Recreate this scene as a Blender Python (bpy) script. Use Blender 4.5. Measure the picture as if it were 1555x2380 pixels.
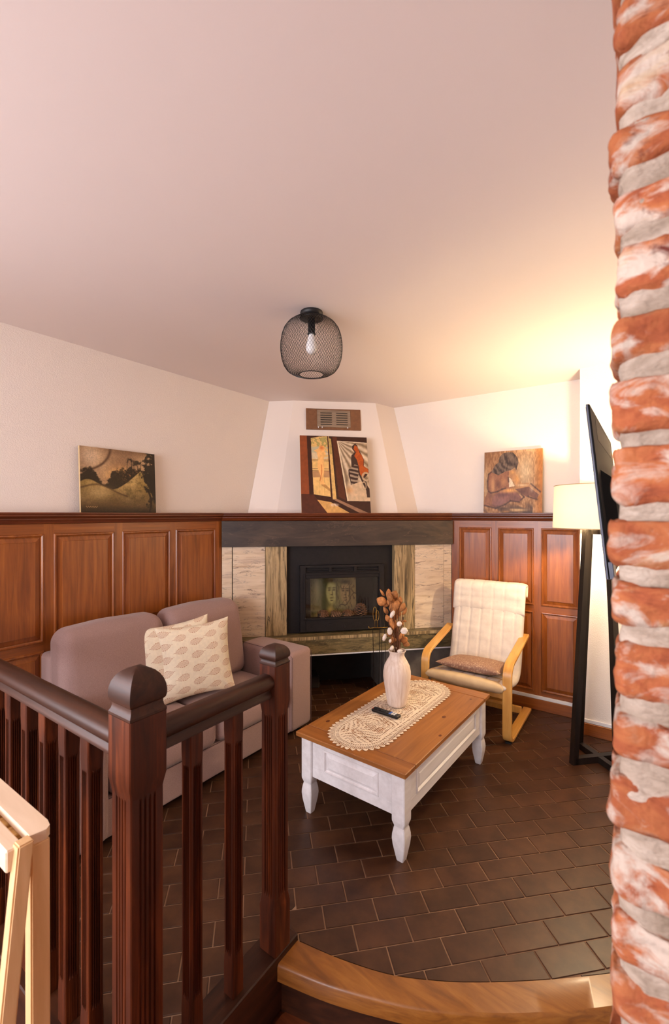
import bpy, bmesh, math, random
import numpy as np
from mathutils import Vector, Matrix, noise as mnoise
for _o in list(bpy.data.objects): bpy.data.objects.remove(_o)
random.seed(7); rng = np.random.RandomState(11)
SC = bpy.context.scene; COL = SC.collection
PI = math.pi
# ------------------------------------------------------------------ camera, world, lights, exposure
YAW = math.radians(35.3); CAM = Vector((2.943, -3.086, 1.6))
cd = bpy.data.cameras.new('camera'); cam = bpy.data.objects.new('camera', cd); COL.objects.link(cam)
cam.location = CAM; cam.rotation_euler = (PI/2, 0, YAW)
cd.sensor_fit = 'HORIZONTAL'; cd.sensor_width = 23.97; cd.lens = 16.0; cd.shift_y = 5/1555
cd.clip_start = .02
cd.dof.use_dof = True; cd.dof.focus_distance = 2.9; cd.dof.aperture_fstop = 5.0
SC.camera = cam
w = bpy.data.worlds.new('world'); SC.world = w; w.use_nodes = True
w.node_tree.nodes['Background'].inputs[0].default_value = (.80, .86, 1, 1)
w.node_tree.nodes['Background'].inputs[1].default_value = 1.0
SC.view_settings.view_transform = 'Standard'; SC.view_settings.look = 'None'
SC.view_settings.exposure = 0.0; SC.view_settings.gamma = 1; SC.view_settings.use_curve_mapping = False
def area(name, loc, target, sx, sy, power, col):
    l = bpy.data.lights.new(name, 'AREA'); l.shape = 'RECTANGLE'; l.size = sx; l.size_y = sy; l.energy = power; l.color = col
    o = bpy.data.objects.new(name, l); COL.objects.link(o); o.location = loc
    o.rotation_euler = (Vector(target)-Vector(loc)).to_track_quat('-Z', 'Y').to_euler(); return o
area('window_daylight', (1.5, -6.32, 1.62), (1.5, -3, 1.50), 2.5, 1.7, 266, (.96, .93, .985))
area('side_window_daylight', (-.32, -4.35, 1.62), (3, -4.35, 1.4), 1.5, 1.6, 112, (.97, .92, .99))
area('kitchen_window_daylight', (4.5, -6.32, 1.62), (4.2, -3, 1.50), 1.5, 1.7, 12, (1.0, .94, .95))
LAMP_POWER = 56; LAMP_COL = (1.0, .79, .50)

# ------------------------------------------------------------------ colour and material helpers
def L(c):
    out = []
    for v in c[:3]:
        v = v/255.0; out.append(v/12.92 if v <= .04045 else ((v+.055)/1.055)**2.4)
    return (*out, 1.0)
def inp(n, name, v):
    if name in n.inputs: n.inputs[name].default_value = v
def noise_fac(nt, scale, detail, dist, rough=.6, kind='noise', seed=None):
    tc = nt.nodes.new('ShaderNodeTexCoord'); mp = nt.nodes.new('ShaderNodeMapping'); mp.inputs['Scale'].default_value = scale
    nt.links.new(tc.outputs['Object'], mp.inputs['Vector'])
    vec = mp.outputs['Vector']
    if seed != 'fix':
        oi = nt.nodes.new('ShaderNodeObjectInfo'); ml = nt.nodes.new('ShaderNodeMath'); ml.operation = 'MULTIPLY'; ml.inputs[1].default_value = 37.0
        nt.links.new(oi.outputs['Random'], ml.inputs[0])
        ad = nt.nodes.new('ShaderNodeVectorMath'); ad.operation = 'ADD'
        nt.links.new(vec, ad.inputs[0]); nt.links.new(ml.outputs[0], ad.inputs[1]); vec = ad.outputs[0]
    if kind == 'noise':
        t = nt.nodes.new('ShaderNodeTexNoise'); t.inputs['Scale'].default_value = 1; t.inputs['Detail'].default_value = detail
        t.inputs['Distortion'].default_value = dist; t.inputs['Roughness'].default_value = rough; nt.links.new(vec, t.inputs['Vector']); return t.outputs['Fac']
    if kind == 'wave':
        t = nt.nodes.new('ShaderNodeTexWave'); t.inputs['Scale'].default_value = 1; t.inputs['Detail'].default_value = detail
        t.inputs['Distortion'].default_value = dist; t.inputs['Detail Scale'].default_value = 1.4; nt.links.new(vec, t.inputs['Vector']); return t.outputs['Fac']
    t = nt.nodes.new('ShaderNodeTexVoronoi'); t.inputs['Scale'].default_value = 1; nt.links.new(vec, t.inputs['Vector']); return t.outputs['Distance']
def ramp(nt, fac, stops):
    r = nt.nodes.new('ShaderNodeValToRGB'); nt.links.new(fac, r.inputs[0]); e = r.color_ramp.elements
    e[0].position = stops[0][0]; e[0].color = stops[0][1]; e[1].position = stops[-1][0]; e[1].color = stops[-1][1]
    for p, c in stops[1:-1]:
        n = e.new(p); n.color = c
    return r.outputs[0]
def mat(name, stops, scale=(5, 5, 5), detail=4, dist=0, rough=.5, kind='noise', bump=0, bscale=(200, 200, 200), bdist=.001, bkind='noise',
        over=None, coat=0, var=0, metal=0, spec=.5, seed=None, rvar=0, sheen=0):
    m = bpy.data.materials.new(name); m.use_nodes = True; nt = m.node_tree; b = nt.nodes['Principled BSDF']
    if isinstance(stops, tuple):
        col = None; b.inputs['Base Color'].default_value = L(stops)
    else:
        fac = noise_fac(nt, scale, detail, dist, kind=kind, seed=seed)
        col = ramp(nt, fac, [(p, L(c)) for p, c in stops])
    for ov in (over or []):      # each: (color, scale, lo, hi, detail, dist)
        f2 = noise_fac(nt, ov[1], ov[4], ov[5], seed=seed); rr = ramp(nt, f2, [(ov[2], (0, 0, 0, 1)), (ov[3], (1, 1, 1, 1))] if len(ov) < 7 else
            [(ov[2], (0, 0, 0, 1)), ((ov[2]+ov[3])/2, (1, 1, 1, 1)), (ov[3], (0, 0, 0, 1))])
        mx = nt.nodes.new('ShaderNodeMix'); mx.data_type = 'RGBA'; nt.links.new(rr, mx.inputs[0])
        if col is None: mx.inputs[6].default_value = L(stops)
        else: nt.links.new(col, mx.inputs[6])
        mx.inputs[7].default_value = L(ov[0]); col = mx.outputs[2]
    if var:
        oi = nt.nodes.new('ShaderNodeObjectInfo'); mr = nt.nodes.new('ShaderNodeMapRange'); mr.inputs[3].default_value = 1-var; mr.inputs[4].default_value = 1+var
        nt.links.new(oi.outputs['Random'], mr.inputs[0]); hs = nt.nodes.new('ShaderNodeHueSaturation'); nt.links.new(mr.outputs[0], hs.inputs['Value'])
        if col is None: hs.inputs['Color'].default_value = L(stops)
        else: nt.links.new(col, hs.inputs['Color'])
        col = hs.outputs[0]
    if col is not None: nt.links.new(col, b.inputs['Base Color'])
    b.inputs['Roughness'].default_value = rough; b.inputs['Metallic'].default_value = metal
    if rvar:
        f3 = noise_fac(nt, (3, 3, 3), 3, 0); mr = nt.nodes.new('ShaderNodeMapRange'); mr.inputs[3].default_value = rough-rvar; mr.inputs[4].default_value = rough+rvar
        nt.links.new(f3, mr.inputs[0]); nt.links.new(mr.outputs[0], b.inputs['Roughness'])
    inp(b, 'Specular IOR Level', spec); inp(b, 'Coat Weight', coat); inp(b, 'Coat Roughness', .18); inp(b, 'Sheen Weight', sheen)
    if bump:
        f4 = noise_fac(nt, bscale, 2, 0, kind=bkind, seed='fix'); bn = nt.nodes.new('ShaderNodeBump'); bn.inputs['Strength'].default_value = bump; bn.inputs['Distance'].default_value = bdist
        nt.links.new(f4, bn.inputs['Height']); nt.links.new(bn.outputs[0], b.inputs['Normal'])
    return m
def vcol_mat(name, rough=.6, bump=0, bscale=(300, 300, 300), spec=.3):
    m = bpy.data.materials.new(name); m.use_nodes = True; nt = m.node_tree; b = nt.nodes['Principled BSDF']
    a = nt.nodes.new('ShaderNodeAttribute'); a.attribute_name = 'print'; nt.links.new(a.outputs['Color'], b.inputs['Base Color'])
    b.inputs['Roughness'].default_value = rough; inp(b, 'Specular IOR Level', spec)
    if bump:
        f4 = noise_fac(nt, bscale, 2, 0, seed='fix'); bn = nt.nodes.new('ShaderNodeBump'); bn.inputs['Strength'].default_value = bump; bn.inputs['Distance'].default_value = .001
        nt.links.new(f4, bn.inputs['Height']); nt.links.new(bn.outputs[0], b.inputs['Normal'])
    return m
def thin_glass(name, tint=(1, 1, 1, 1), gloss=.08):
    m = bpy.data.materials.new(name); m.use_nodes = True; nt = m.node_tree; nt.nodes.clear()
    o = nt.nodes.new('ShaderNodeOutputMaterial'); t = nt.nodes.new('ShaderNodeBsdfTransparent'); t.inputs[0].default_value = tint
    g = nt.nodes.new('ShaderNodeBsdfGlossy'); g.inputs['Roughness'].default_value = .04; mx = nt.nodes.new('ShaderNodeMixShader'); mx.inputs[0].default_value = gloss
    nt.links.new(t.outputs[0], mx.inputs[1]); nt.links.new(g.outputs[0], mx.inputs[2]); nt.links.new(mx.outputs[0], o.inputs[0]); return m

def wood_stops(a, b, c): return [(.28, a), (.5, b), (.72, c)]
M = {}
M['plaster'] = mat('painted_plaster', (238, 226, 216), rough=.75, spec=.25, bump=.25, bscale=(9, 9, 9), bdist=.003)
M['wallpaper'] = mat('textured_wallpaper', (239, 229, 220), rough=.7, spec=.3, bump=.55, bscale=(150, 150, 190), bdist=.0015, bkind='vor')
M['ceiling'] = mat('ceiling_paint', (236, 223, 217), rough=.8, spec=.2, bump=.12, bscale=(5, 5, 5), bdist=.004)
# panelled mahogany, grain vertical (z) and grain along x / y
MAH = wood_stops((114, 58, 18), (142, 76, 25), (164, 94, 36))
M['mah_z'] = mat('mahogany_upright_grain', MAH, scale=(38, 38, 2.2), detail=6, dist=.6, rough=.36, coat=.25, bump=.1, bscale=(260, 260, 12), over=[((96, 36, 14), (9, 9, 1.0), .56, .8, 3, .8)])
for _a, _s in (('x', (2.2, 38, 38)), ('y', (38, 2.2, 38))): M['ledge_'+_a] = mat('ledge_mahogany_'+_a, wood_stops((72, 30, 11), (98, 44, 16), (120, 58, 22)), scale=_s, detail=6, dist=.6, rough=.4, coat=.1)
M['mah_x'] = mat('mahogany_grain_x', MAH, scale=(2.2, 38, 38), detail=6, dist=.6, rough=.36, coat=.25)
M['mah_y'] = mat('mahogany_grain_y', MAH, scale=(38, 2.2, 38), detail=6, dist=.6, rough=.36, coat=.25)
DM = wood_stops((42, 16, 6), (76, 32, 11), (112, 53, 21))
M['dark_z'] = mat('dark_mahogany_upright', DM, scale=(30, 30, 2.0), detail=6, dist=.8, rough=.42, spec=.32)
M['dark_x'] = mat('dark_mahogany_x', wood_stops((36, 17, 8), (56, 28, 14), (76, 40, 21)), scale=(2, 30, 30), detail=6, dist=.8, rough=.42, spec=.34)
M['dark_y'] = mat('dark_mahogany_y', wood_stops((36, 17, 8), (56, 28, 14), (76, 40, 21)), scale=(30, 2, 30), detail=6, dist=.8, rough=.42, spec=.34)
M['step'] = mat('oiled_step_wood', wood_stops((108, 62, 20), (138, 84, 28), (160, 104, 42)), scale=(3, 16, 40), detail=6, dist=1.2, rough=.42, coat=.15)
M['lower_floor'] = mat('lower_floor_wood', wood_stops((76, 34, 15), (104, 50, 23), (126, 66, 32)), scale=(3, 22, 40), detail=6, dist=1.0, rough=.4, coat=.1, var=.1)
M['tile'] = mat('brown_floor_tile', [(.3, (58, 35, 22)), (.5, (71, 44, 28)), (.7, (84, 54, 34))], scale=(9, 9, 9), detail=5, rough=.40, var=.16, bump=.15, bscale=(90, 90, 90), rvar=.07, spec=.32)
M['grout'] = mat('floor_grout', [(.3, (124, 94, 70)), (.7, (172, 138, 108))], scale=(4, 4, 4), rough=.8)
M['base_white'] = mat('white_trim_strip', (235, 233, 236), rough=.4)
M['white'] = mat('white_painted_pine', [(.3, (226, 222, 222)), (.7, (242, 239, 240))], scale=(30, 3, 30), detail=3, rough=.5, over=[((205, 190, 172), (60, 8, 14), .72, .82, 4, .3)])
M['pine'] = mat('stained_pine_top', wood_stops((132, 80, 33), (154, 97, 42), (172, 114, 54)), scale=(26, 1.6, 20), detail=6, dist=1.0, rough=.42, coat=.12, seed='fix')
M['pine_end'] = mat('stained_pine_end_board', wood_stops((130, 76, 32), (154, 96, 43), (172, 112, 54)), scale=(1.8, 26, 20), detail=6, dist=1.0, rough=.42, coat=.12)
M['knot'] = mat('pine_knot', [(.2, (58, 24, 10)), (.6, (104, 50, 20))], scale=(90, 90, 90), rough=.5)
M['sofa'] = mat('mauve_sofa_fabric', [(.35, (146, 118, 113)), (.65, (174, 145, 138))], scale=(420, 420, 420), detail=3, rough=.92, spec=.15, bump=.5, bscale=(600, 600, 600), bdist=.001, sheen=.25, seed='fix')
M['seam'] = mat('sofa_seam', (92, 68, 70), rough=.95)
M['cream_fabric'] = mat('cream_cushion_fabric', [(.3, (222, 208, 194)), (.7, (236, 223, 208))], scale=(14, 14, 14), detail=4, rough=.9, spec=.15, bump=.35, bscale=(46, 46, 14), bdist=.004, sheen=.1)
M['tan_fabric'] = mat('tan_cushion_fabric', [(.3, (208, 180, 140)), (.7, (222, 196, 156))], scale=(14, 14, 14), detail=4, rough=.9, spec=.15, bump=.2, bscale=(200, 200, 200), bdist=.001)
M['birch'] = mat('bent_birch', wood_stops((208, 146, 66), (222, 164, 82), (232, 182, 104)), scale=(24, 3, 3), detail=4, dist=.4, rough=.36, coat=.25)
M['beech'] = mat('light_beech', wood_stops((212, 170, 118), (224, 184, 134), (236, 200, 152)), scale=(24, 24, 2.5), detail=4, dist=.5, rough=.48)
M['beech_lit'] = mat('beech_seat_lit', wood_stops((218, 190, 158), (228, 202, 172), (238, 214, 186)), scale=(2.5, 26, 24), detail=4, dist=.5, rough=.48)  # paler copy of the beech: daylight on the stool top put into colour
M['rush'] = mat('woven_rush', wood_stops((170, 120, 60), (210, 165, 95), (228, 190, 120)), scale=(120, 20, 40), rough=.7)
M['black_wood'] = mat('black_stained_wood', [(.3, (15, 12, 11)), (.7, (34, 25, 20))], scale=(40, 40, 3), detail=4, rough=.42, spec=.4)
M['black_metal'] = mat('black_stove_metal', [(.3, (19, 15, 16)), (.7, (27, 22, 23))], scale=(30, 30, 30), rough=.58, spec=.35)
M['black'] = mat('matt_black', (16, 15, 16), rough=.5)
M['black_gloss'] = mat('glossy_black_plastic', (13, 13, 15), rough=.28)
M['soot_cone_shade'] = mat('sooty_brick_cone_shade', [(.3, (22, 18, 17)), (.7, (44, 36, 32))], scale=(9, 9, 9), rough=.9)
M['tvback'] = mat('tv_shell', (10, 10, 11), rough=.6, spec=.12)
M['tvedge_lit'] = mat('tv_edge_daylit', (62, 64, 78), rough=.4, metal=.2)  # daylight on the bezel side put into this bluish grey
M['grey_metal'] = mat('brushed_vent_metal', [(.3, (150, 132, 112)), (.7, (176, 158, 138))], scale=(3, 60, 60), rough=.45, metal=.5)
M['vent_board'] = mat('vent_board', [(.3, (116, 76, 48)), (.7, (136, 92, 60))], scale=(30, 30, 30), rough=.7)
M['brass'] = mat('aged_brass', (176, 138, 62), rough=.32, metal=.9)
M['iron'] = mat('dark_iron_rod', (42, 34, 28), rough=.4, metal=.6)
M['vase'] = mat('white_washed_ceramic', [(.3, (214, 190, 170)), (.55, (232, 214, 200)), (.75, (240, 226, 214))], scale=(70, 70, 3), detail=5, rough=.6, bump=.4, bscale=(160, 160, 6), bdist=.002)
M['leaf'] = mat('dried_leaf', [(.3, (144, 90, 46)), (.6, (190, 124, 66)), (.8, (212, 150, 88))], scale=(40, 40, 40), rough=.75, var=.2)
M['petal'] = mat('pale_dried_petal', [(.3, (226, 208, 190)), (.7, (244, 234, 222))], scale=(50, 50, 50), rough=.85)
M['stem'] = mat('dry_stem', (104, 62, 36), rough=.8)
M['lace'] = mat('cream_lace', [(.3, (226, 206, 182)), (.7, (240, 226, 206))], scale=(200, 200, 200), rough=.9, spec=.1)
M['cone'] = mat('pinecone_scale', [(.3, (92, 60, 42)), (.7, (150, 108, 76))], scale=(50, 50, 50), rough=.8)
M['bulb'] = mat('white_bulb_glass', (240, 238, 236), rough=.2)
M['brick'] = mat('old_orange_brick', [(.25, (112, 58, 42)), (.42, (146, 80, 52)), (.58, (162, 98, 62)), (.70, (168, 120, 94)), (.82, (176, 148, 128))], scale=(17, 17, 26), detail=8, dist=.9, rough=.92, spec=.12, var=.14, bump=.9, bscale=(70, 70, 70), bdist=.004,
    over=[((180, 164, 150), (13, 13, 24), .49, .62, 8, 1.2), ((172, 142, 100), (7, 7, 9), .60, .74, 6, .6), ((92, 44, 36), (19, 19, 24), .62, .74, 6, .8)])
M['mortar'] = mat('lime_mortar', [(.3, (124, 108, 92)), (.5, (160, 144, 129)), (.7, (184, 170, 156))], scale=(13, 13, 34), detail=8, dist=.8, rough=.95, spec=.1, bump=1.0, bscale=(60, 60, 90), bdist=.006)
M['marble'] = mat('cream_marble', [(.3, (188, 160, 130)), (.45, (216, 194, 166)), (.75, (226, 208, 184))], scale=(3, 6, 34), detail=8, dist=.5, rough=.35,
    over=[((108, 84, 76), (4, 6, 22), .60, .655, 8, 1.6, 1), ((176, 150, 132), (1.6, 2, 9), .52, .72, 5, .8), ((120, 112, 112), (5, 6, 26), .40, .425, 8, 1.4, 1)])
M['olive_v'] = mat('olive_banded_stone_upright', [(.28, (62, 52, 36)), (.42, (124, 104, 72)), (.56, (184, 158, 116)), (.70, (92, 78, 54))], scale=(24, 16, 1.6), detail=7, dist=1.1, rough=.38,
    over=[((52, 48, 36), (38, 20, 2.6), .58, .66, 6, 1.0, 1), ((186, 162, 124), (26, 20, 2.0), .36, .42, 6, 1.0, 1)])
M['olive_h'] = mat('olive_veined_stone', [(.26, (48, 44, 32)), (.45, (92, 82, 56)), (.58, (126, 110, 76)), (.74, (60, 54, 38))], scale=(3.4, 6, 20), detail=7, dist=1.6, rough=.36,
    over=[((148, 128, 88), (3.2, 6, 17), .50, .535, 7, 2.4, 1), ((44, 42, 34), (3.2, 6, 22), .60, .66, 6, 1.6, 1)])
M['slate'] = mat('dark_mantel_stone', [(.25, (44, 36, 33)), (.5, (66, 54, 47)), (.75, (90, 74, 60))], scale=(1.8, 4, 9), detail=7, dist=1.2, rough=.45,
    over=[((118, 96, 78), (1.6, 4, 6), .505, .512, 8, 1.2, 1), ((38, 32, 32), (4, 5, 18), .60, .74, 5, .8), ((112, 92, 68), (1.1, 2, 3), .60, .78, 5, .4)])
M['grey_stone'] = mat('grey_support_stone', [(.3, (88, 80, 74)), (.7, (122, 112, 102))], scale=(8, 8, 8), detail=7, rough=.55)
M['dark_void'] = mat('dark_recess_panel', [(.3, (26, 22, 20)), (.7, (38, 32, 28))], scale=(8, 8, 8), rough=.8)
M['paint'] = vcol_mat('oil_painting', rough=.45, bump=.15)
M['print_fabric'] = vcol_mat('printed_cotton', rough=.9, bump=.3, bscale=(500, 500, 500), spec=.1)
M['canvas_edge'] = mat('canvas_edge', (206, 176, 130), rough=.85)
M['glass'] = thin_glass('window_glass')
M['stove_glass'] = thin_glass('stove_glass', (.92, .90, .86, 1), .035)
M['remote_key'] = mat('rubber_keys', (60, 62, 66), rough=.6)
M['key_white'] = mat('white_keys', (226, 226, 226), rough=.5); M['key_blue'] = mat('blue_key', (60, 110, 200), rough=.5); M['key_red'] = mat('red_key', (190, 40, 34), rough=.5)
def shade_material():
    m = bpy.data.materials.new('lampshade_linen'); m.use_nodes = True; nt = m.node_tree; nt.nodes.clear()
    o = nt.nodes.new('ShaderNodeOutputMaterial'); d = nt.nodes.new('ShaderNodeBsdfDiffuse'); d.inputs[0].default_value = L((244, 230, 208))
    t = nt.nodes.new('ShaderNodeBsdfTranslucent'); t.inputs[0].default_value = L((232, 214, 190)); mx = nt.nodes.new('ShaderNodeMixShader'); mx.inputs[0].default_value = .045
    nt.links.new(d.outputs[0], mx.inputs[1]); nt.links.new(t.outputs[0], mx.inputs[2]); nt.links.new(mx.outputs[0], o.inputs[0]); return m
M['shade'] = shade_material()
def emit(name, col, s):
    m = bpy.data.materials.new(name); m.use_nodes = True; b = m.node_tree.nodes['Principled BSDF']; b.inputs['Emission Color'].default_value = (*col, 1); b.inputs['Emission Strength'].default_value = s; return m
M['lit_bulb'] = emit('lit_bulb', (1, .8, .5), 12)

# ------------------------------------------------------------------ object helpers
def link(name, me, m=None, parent=None, loc=None, rot=None, smooth=False, **props):
    if m: me.materials.append(m)
    if smooth:
        me.polygons.foreach_set('use_smooth', [True]*len(me.polygons))
    o = bpy.data.objects.new(name, me); COL.objects.link(o)
    if parent: o.parent = parent
    if loc is not None: o.location = loc
    if rot is not None: o.rotation_euler = rot
    for k, v in props.items(): o[k] = v
    return o
def obj(name, bm, m, parent=None, smooth=False, auto=None, **kw):
    bmesh.ops.recalc_face_normals(bm, faces=bm.faces)
    me = bpy.data.meshes.new(name); bm.to_mesh(me); bm.free()
    o = link(name, me, m, parent, smooth=smooth or auto is not None, **kw)
    if auto is not None:
        es = o.modifiers.new('es', 'EDGE_SPLIT'); es.split_angle = math.radians(auto)
    return o
def thing(name, label, cat, loc=(0, 0, 0), rotz=0, group=None, kind=None):
    o = bpy.data.objects.new(name, None); COL.objects.link(o); o.location = loc; o.rotation_euler = (0, 0, rotz); o.empty_display_size = .05
    if label: o['label'] = label
    if cat: o['category'] = cat
    if group: o['group'] = group
    if kind: o['kind'] = kind
    return o
def tag(o, label, cat, group=None):
    o['label'] = label; o['category'] = cat
    if group: o['group'] = group
    return o
def dup(root):
    r = root.copy(); COL.objects.link(r)
    for ch in list(root.children):
        c = ch.copy(); COL.objects.link(c); c.parent = r
        for g in ch.children:
            d = g.copy(); COL.objects.link(d); d.parent = c
    return r
def B(): return bmesh.new()
def box(bm, x0, x1, y0, y1, z0, z1, bev=0, seg=1, mtx=None):
    r = bmesh.ops.create_cube(bm, size=1); vs = r['verts']
    for v in vs: v.co = Vector((x0+(v.co.x+.5)*(x1-x0), y0+(v.co.y+.5)*(y1-y0), z0+(v.co.z+.5)*(z1-z0)))
    if bev:
        es = list({e for v in vs for e in v.link_edges})
        rr = bmesh.ops.bevel(bm, geom=es, offset=bev, segments=seg, affect='EDGES', profile=.5)
        vs = list({v for f in rr['faces'] for v in f.verts} | {v for v in vs if v.is_valid})
    if mtx is not None:
        for v in vs: v.co = mtx @ v.co
    return vs
def bx(*a, **k):
    bm = B(); box(bm, *a, **k); return bm
def prism(poly, z0, z1, bm=None, bev=0):
    bm = bm or B(); vb = [bm.verts.new((x, y, z0)) for x, y in poly]; vt = [bm.verts.new((x, y, z1)) for x, y in poly]
    n = len(poly); bm.faces.new(vb[::-1]); bm.faces.new(vt)
    for i in range(n): bm.faces.new((vb[i], vb[(i+1) % n], vt[(i+1) % n], vt[i]))
    return bm
def loft(rings, bm=None, closed=True, caps=True):
    bm = bm or B(); R = [[bm.verts.new(p) for p in r] for r in rings]; n = len(R[0])
    for a, b in zip(R, R[1:]):
        for i in range(n if closed else n-1):
            j = (i+1) % n
            try: bm.faces.new((a[i], a[j], b[j], b[i]))
            except ValueError: pass
    if caps and closed: bm.faces.new(R[0][::-1]); bm.faces.new(R[-1])
    return bm
def lathe(prof, n=32, bm=None, center=(0, 0), caps=True):
    return loft([[(center[0]+r*math.cos(2*PI*i/n), center[1]+r*math.sin(2*PI*i/n), z) for i in range(n)] for r, z in prof], bm, caps=caps)
def tube(pts, r, n=8, bm=None, caps=True):
    pts = [Vector(p) for p in pts]; rings = []; up = Vector((0, 0, 1)); prev = None
    for i, p in enumerate(pts):
        t = (pts[min(i+1, len(pts)-1)]-pts[max(i-1, 0)]).normalized()
        if prev is None:
            a = up if abs(t.z) < .95 else Vector((1, 0, 0)); x = t.cross(a).normalized()
        else: x = (prev-t*prev.dot(t)).normalized()
        prev = x; y = t.cross(x); rr = r[i] if isinstance(r, (list, tuple)) else r
        rings.append([p+x*rr*math.cos(2*PI*k/n)+y*rr*math.sin(2*PI*k/n) for k in range(n)])
    return loft(rings, bm, caps=caps)
def bezier_round(pts, rad, n=6):
    out = [Vector(pts[0])]
    for i in range(1, len(pts)-1):
        p0, p, p1 = Vector(pts[i-1]), Vector(pts[i]), Vector(pts[i+1]); r = rad[i] if isinstance(rad, (list, tuple)) else rad
        a = p+(p0-p).normalized()*r; b = p+(p1-p).normalized()*r
        for k in range(n+1):
            t = k/n; out.append(a*(1-t)**2+p*2*t*(1-t)+b*t*t)
    out.append(Vector(pts[-1])); return out
def strip(path, width, th, bm=None):       # laminated bend: path in (y,z), extruded along x by width
    rings = []
    for i, p in enumerate(path):
        t = (path[min(i+1, len(path)-1)]-path[max(i-1, 0)]).normalized(); n = Vector((0, -t.z, t.y)); h = th/2; wv = width/2; c = .004
        pr = [(-wv, -h+c), (-wv+c, -h), (wv-c, -h), (wv, -h+c), (wv, h-c), (wv-c, h), (-wv+c, h), (-wv, h-c)]
        rings.append([Vector((p.x+a, p.y, p.z))+n*b for a, b in pr])
    return loft(rings, bm)
def rbox(sx, sy, sz, r, seg=10, bulge=(0, 0, 0), fn=None):     # soft upholstered block centred on the origin
    bm = B(); hx, hy, hz = sx/2, sy/2, sz/2
    def coords(h):
        m = h-r; e = [m+r*math.tan(PI/4*k/4) for k in range(5)]; mid = [m*(-1+2*k/seg) for k in range(1, seg)]
        return [-v for v in e[::-1]]+mid+e
    H = (hx, hy, hz); CC = [coords(h) for h in H]
    def mp(q):
        c = [max(-(H[i]-r), min(H[i]-r, q[i])) for i in range(3)]; d = Vector([q[i]-c[i] for i in range(3)])
        p = Vector(c)+(d.normalized()*r if d.length > 1e-9 else d)
        u = [min(1, abs(p[i])/H[i]) for i in range(3)]
        for i in range(3):
            j, k = (i+1) % 3, (i+2) % 3
            if bulge[i]: p[i] += math.copysign(1, p[i])*bulge[i]*(1-u[j]**2)*(1-u[k]**2)*u[i]
        return fn(p) if fn else p
    for ax in range(3):
        j, k = (ax+1) % 3, (ax+2) % 3
        for sgn in (-1, 1):
            g = []
            for a in CC[j]:
                row = []
                for b in CC[k]:
                    q = [0, 0, 0]; q[ax] = sgn*H[ax]; q[j] = a; q[k] = b; row.append(bm.verts.new(mp(q)))
                g.append(row)
            for a in range(len(g)-1):
                for b in range(len(g[0])-1): bm.faces.new((g[a][b], g[a+1][b], g[a+1][b+1], g[a][b+1]))
    bmesh.ops.remove_doubles(bm, verts=bm.verts, dist=1e-5); return bm
def c2w(X, D):
    s, c = math.sin(YAW), math.cos(YAW); return (CAM.x+c*X-s*D, CAM.y+s*X+c*D)

# ------------------------------------------------------------------ room shell
CZ = 2.665
cl = obj('ceiling', bx(-.25, 5.2, -6.3, 1.15, CZ, CZ+.12), M['ceiling'], kind='structure')
wl = B(); box(wl, -.2, 0, -3.6, 1.1, -.3, CZ); box(wl, -.2, 0, -6.2, -5.1, -.3, CZ); box(wl, -.2, 0, -5.1, -3.6, -.3, .75); box(wl, -.2, 0, -5.1, -3.6, 2.4, CZ)
obj('wall_left', wl, M['wallpaper'], kind='structure')
obj('wall_back', bx(-.2, 3.25, .911, 1.11, -.3, CZ), M['wallpaper'], kind='structure')
obj('wall_right', bx(3.05, 3.25, -2.15, .911, -.3, CZ), M['wallpaper'], kind='structure')
obj('wall_corner', bx(2.52, 3.05, .622, .911, 0, CZ), M['wallpaper'], kind='structure')
wf = B(); box(wf, -.2, .35, -6.2, -6.0, -.3, CZ); box(wf, 2.75, 3.7, -6.2, -6.0, -.3, CZ); box(wf, 5.1, 5.2, -6.2, -6.0, -.3, CZ)
box(wf, .35, 5.1, -6.2, -6.0, 2.45, CZ); box(wf, .35, 5.1, -6.2, -6.0, -.3, .75); obj('wall_front', wf, M['plaster'], kind='structure')
obj('wall_side', bx(5.0, 5.2, -6.0, -2.1, -.3, CZ), M['mah_z'], kind='structure')  # unseen, like the partition below; dark wood chosen to cut bounced light
obj('wall_partition', bx(3.42, 5.0, -2.3, -2.15, -.3, CZ), M['mah_z'], kind='structure')
for n, (x0, x1) in enumerate([(.35, 2.75), (3.7, 5.1)]):
    f = B()
    for a, b in [(x0, x0+.06), (x1-.06, x1), ((x0+x1)/2-.04, (x0+x1)/2+.04)]: box(f, a, b, -6.14, -6.06, .75, 2.45)
    box(f, x0, x1, -6.14, -6.06, .75, .82); box(f, x0, x1, -6.14, -6.06, 2.38, 2.45)
    wo = obj('window_%d' % (n+1), f, M['base_white'], kind='structure'); obj('pane', bx(x0, x1, -6.105, -6.10, .8, 2.4), M['glass'], wo)
f = B(); [box(f, -.14, -.06, a, b, .75, 2.4) for a, b in [(-5.1, -5.04), (-3.66, -3.6)]]; box(f, -.14, -.06, -5.1, -3.6, .75, .82); box(f, -.14, -.06, -5.1, -3.6, 2.33, 2.4)
wo = obj('window_3', f, M['base_white'], kind='structure'); obj('pane', bx(-.105, -.10, -5.06, -3.64, .8, 2.35), M['glass'], wo)

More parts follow.
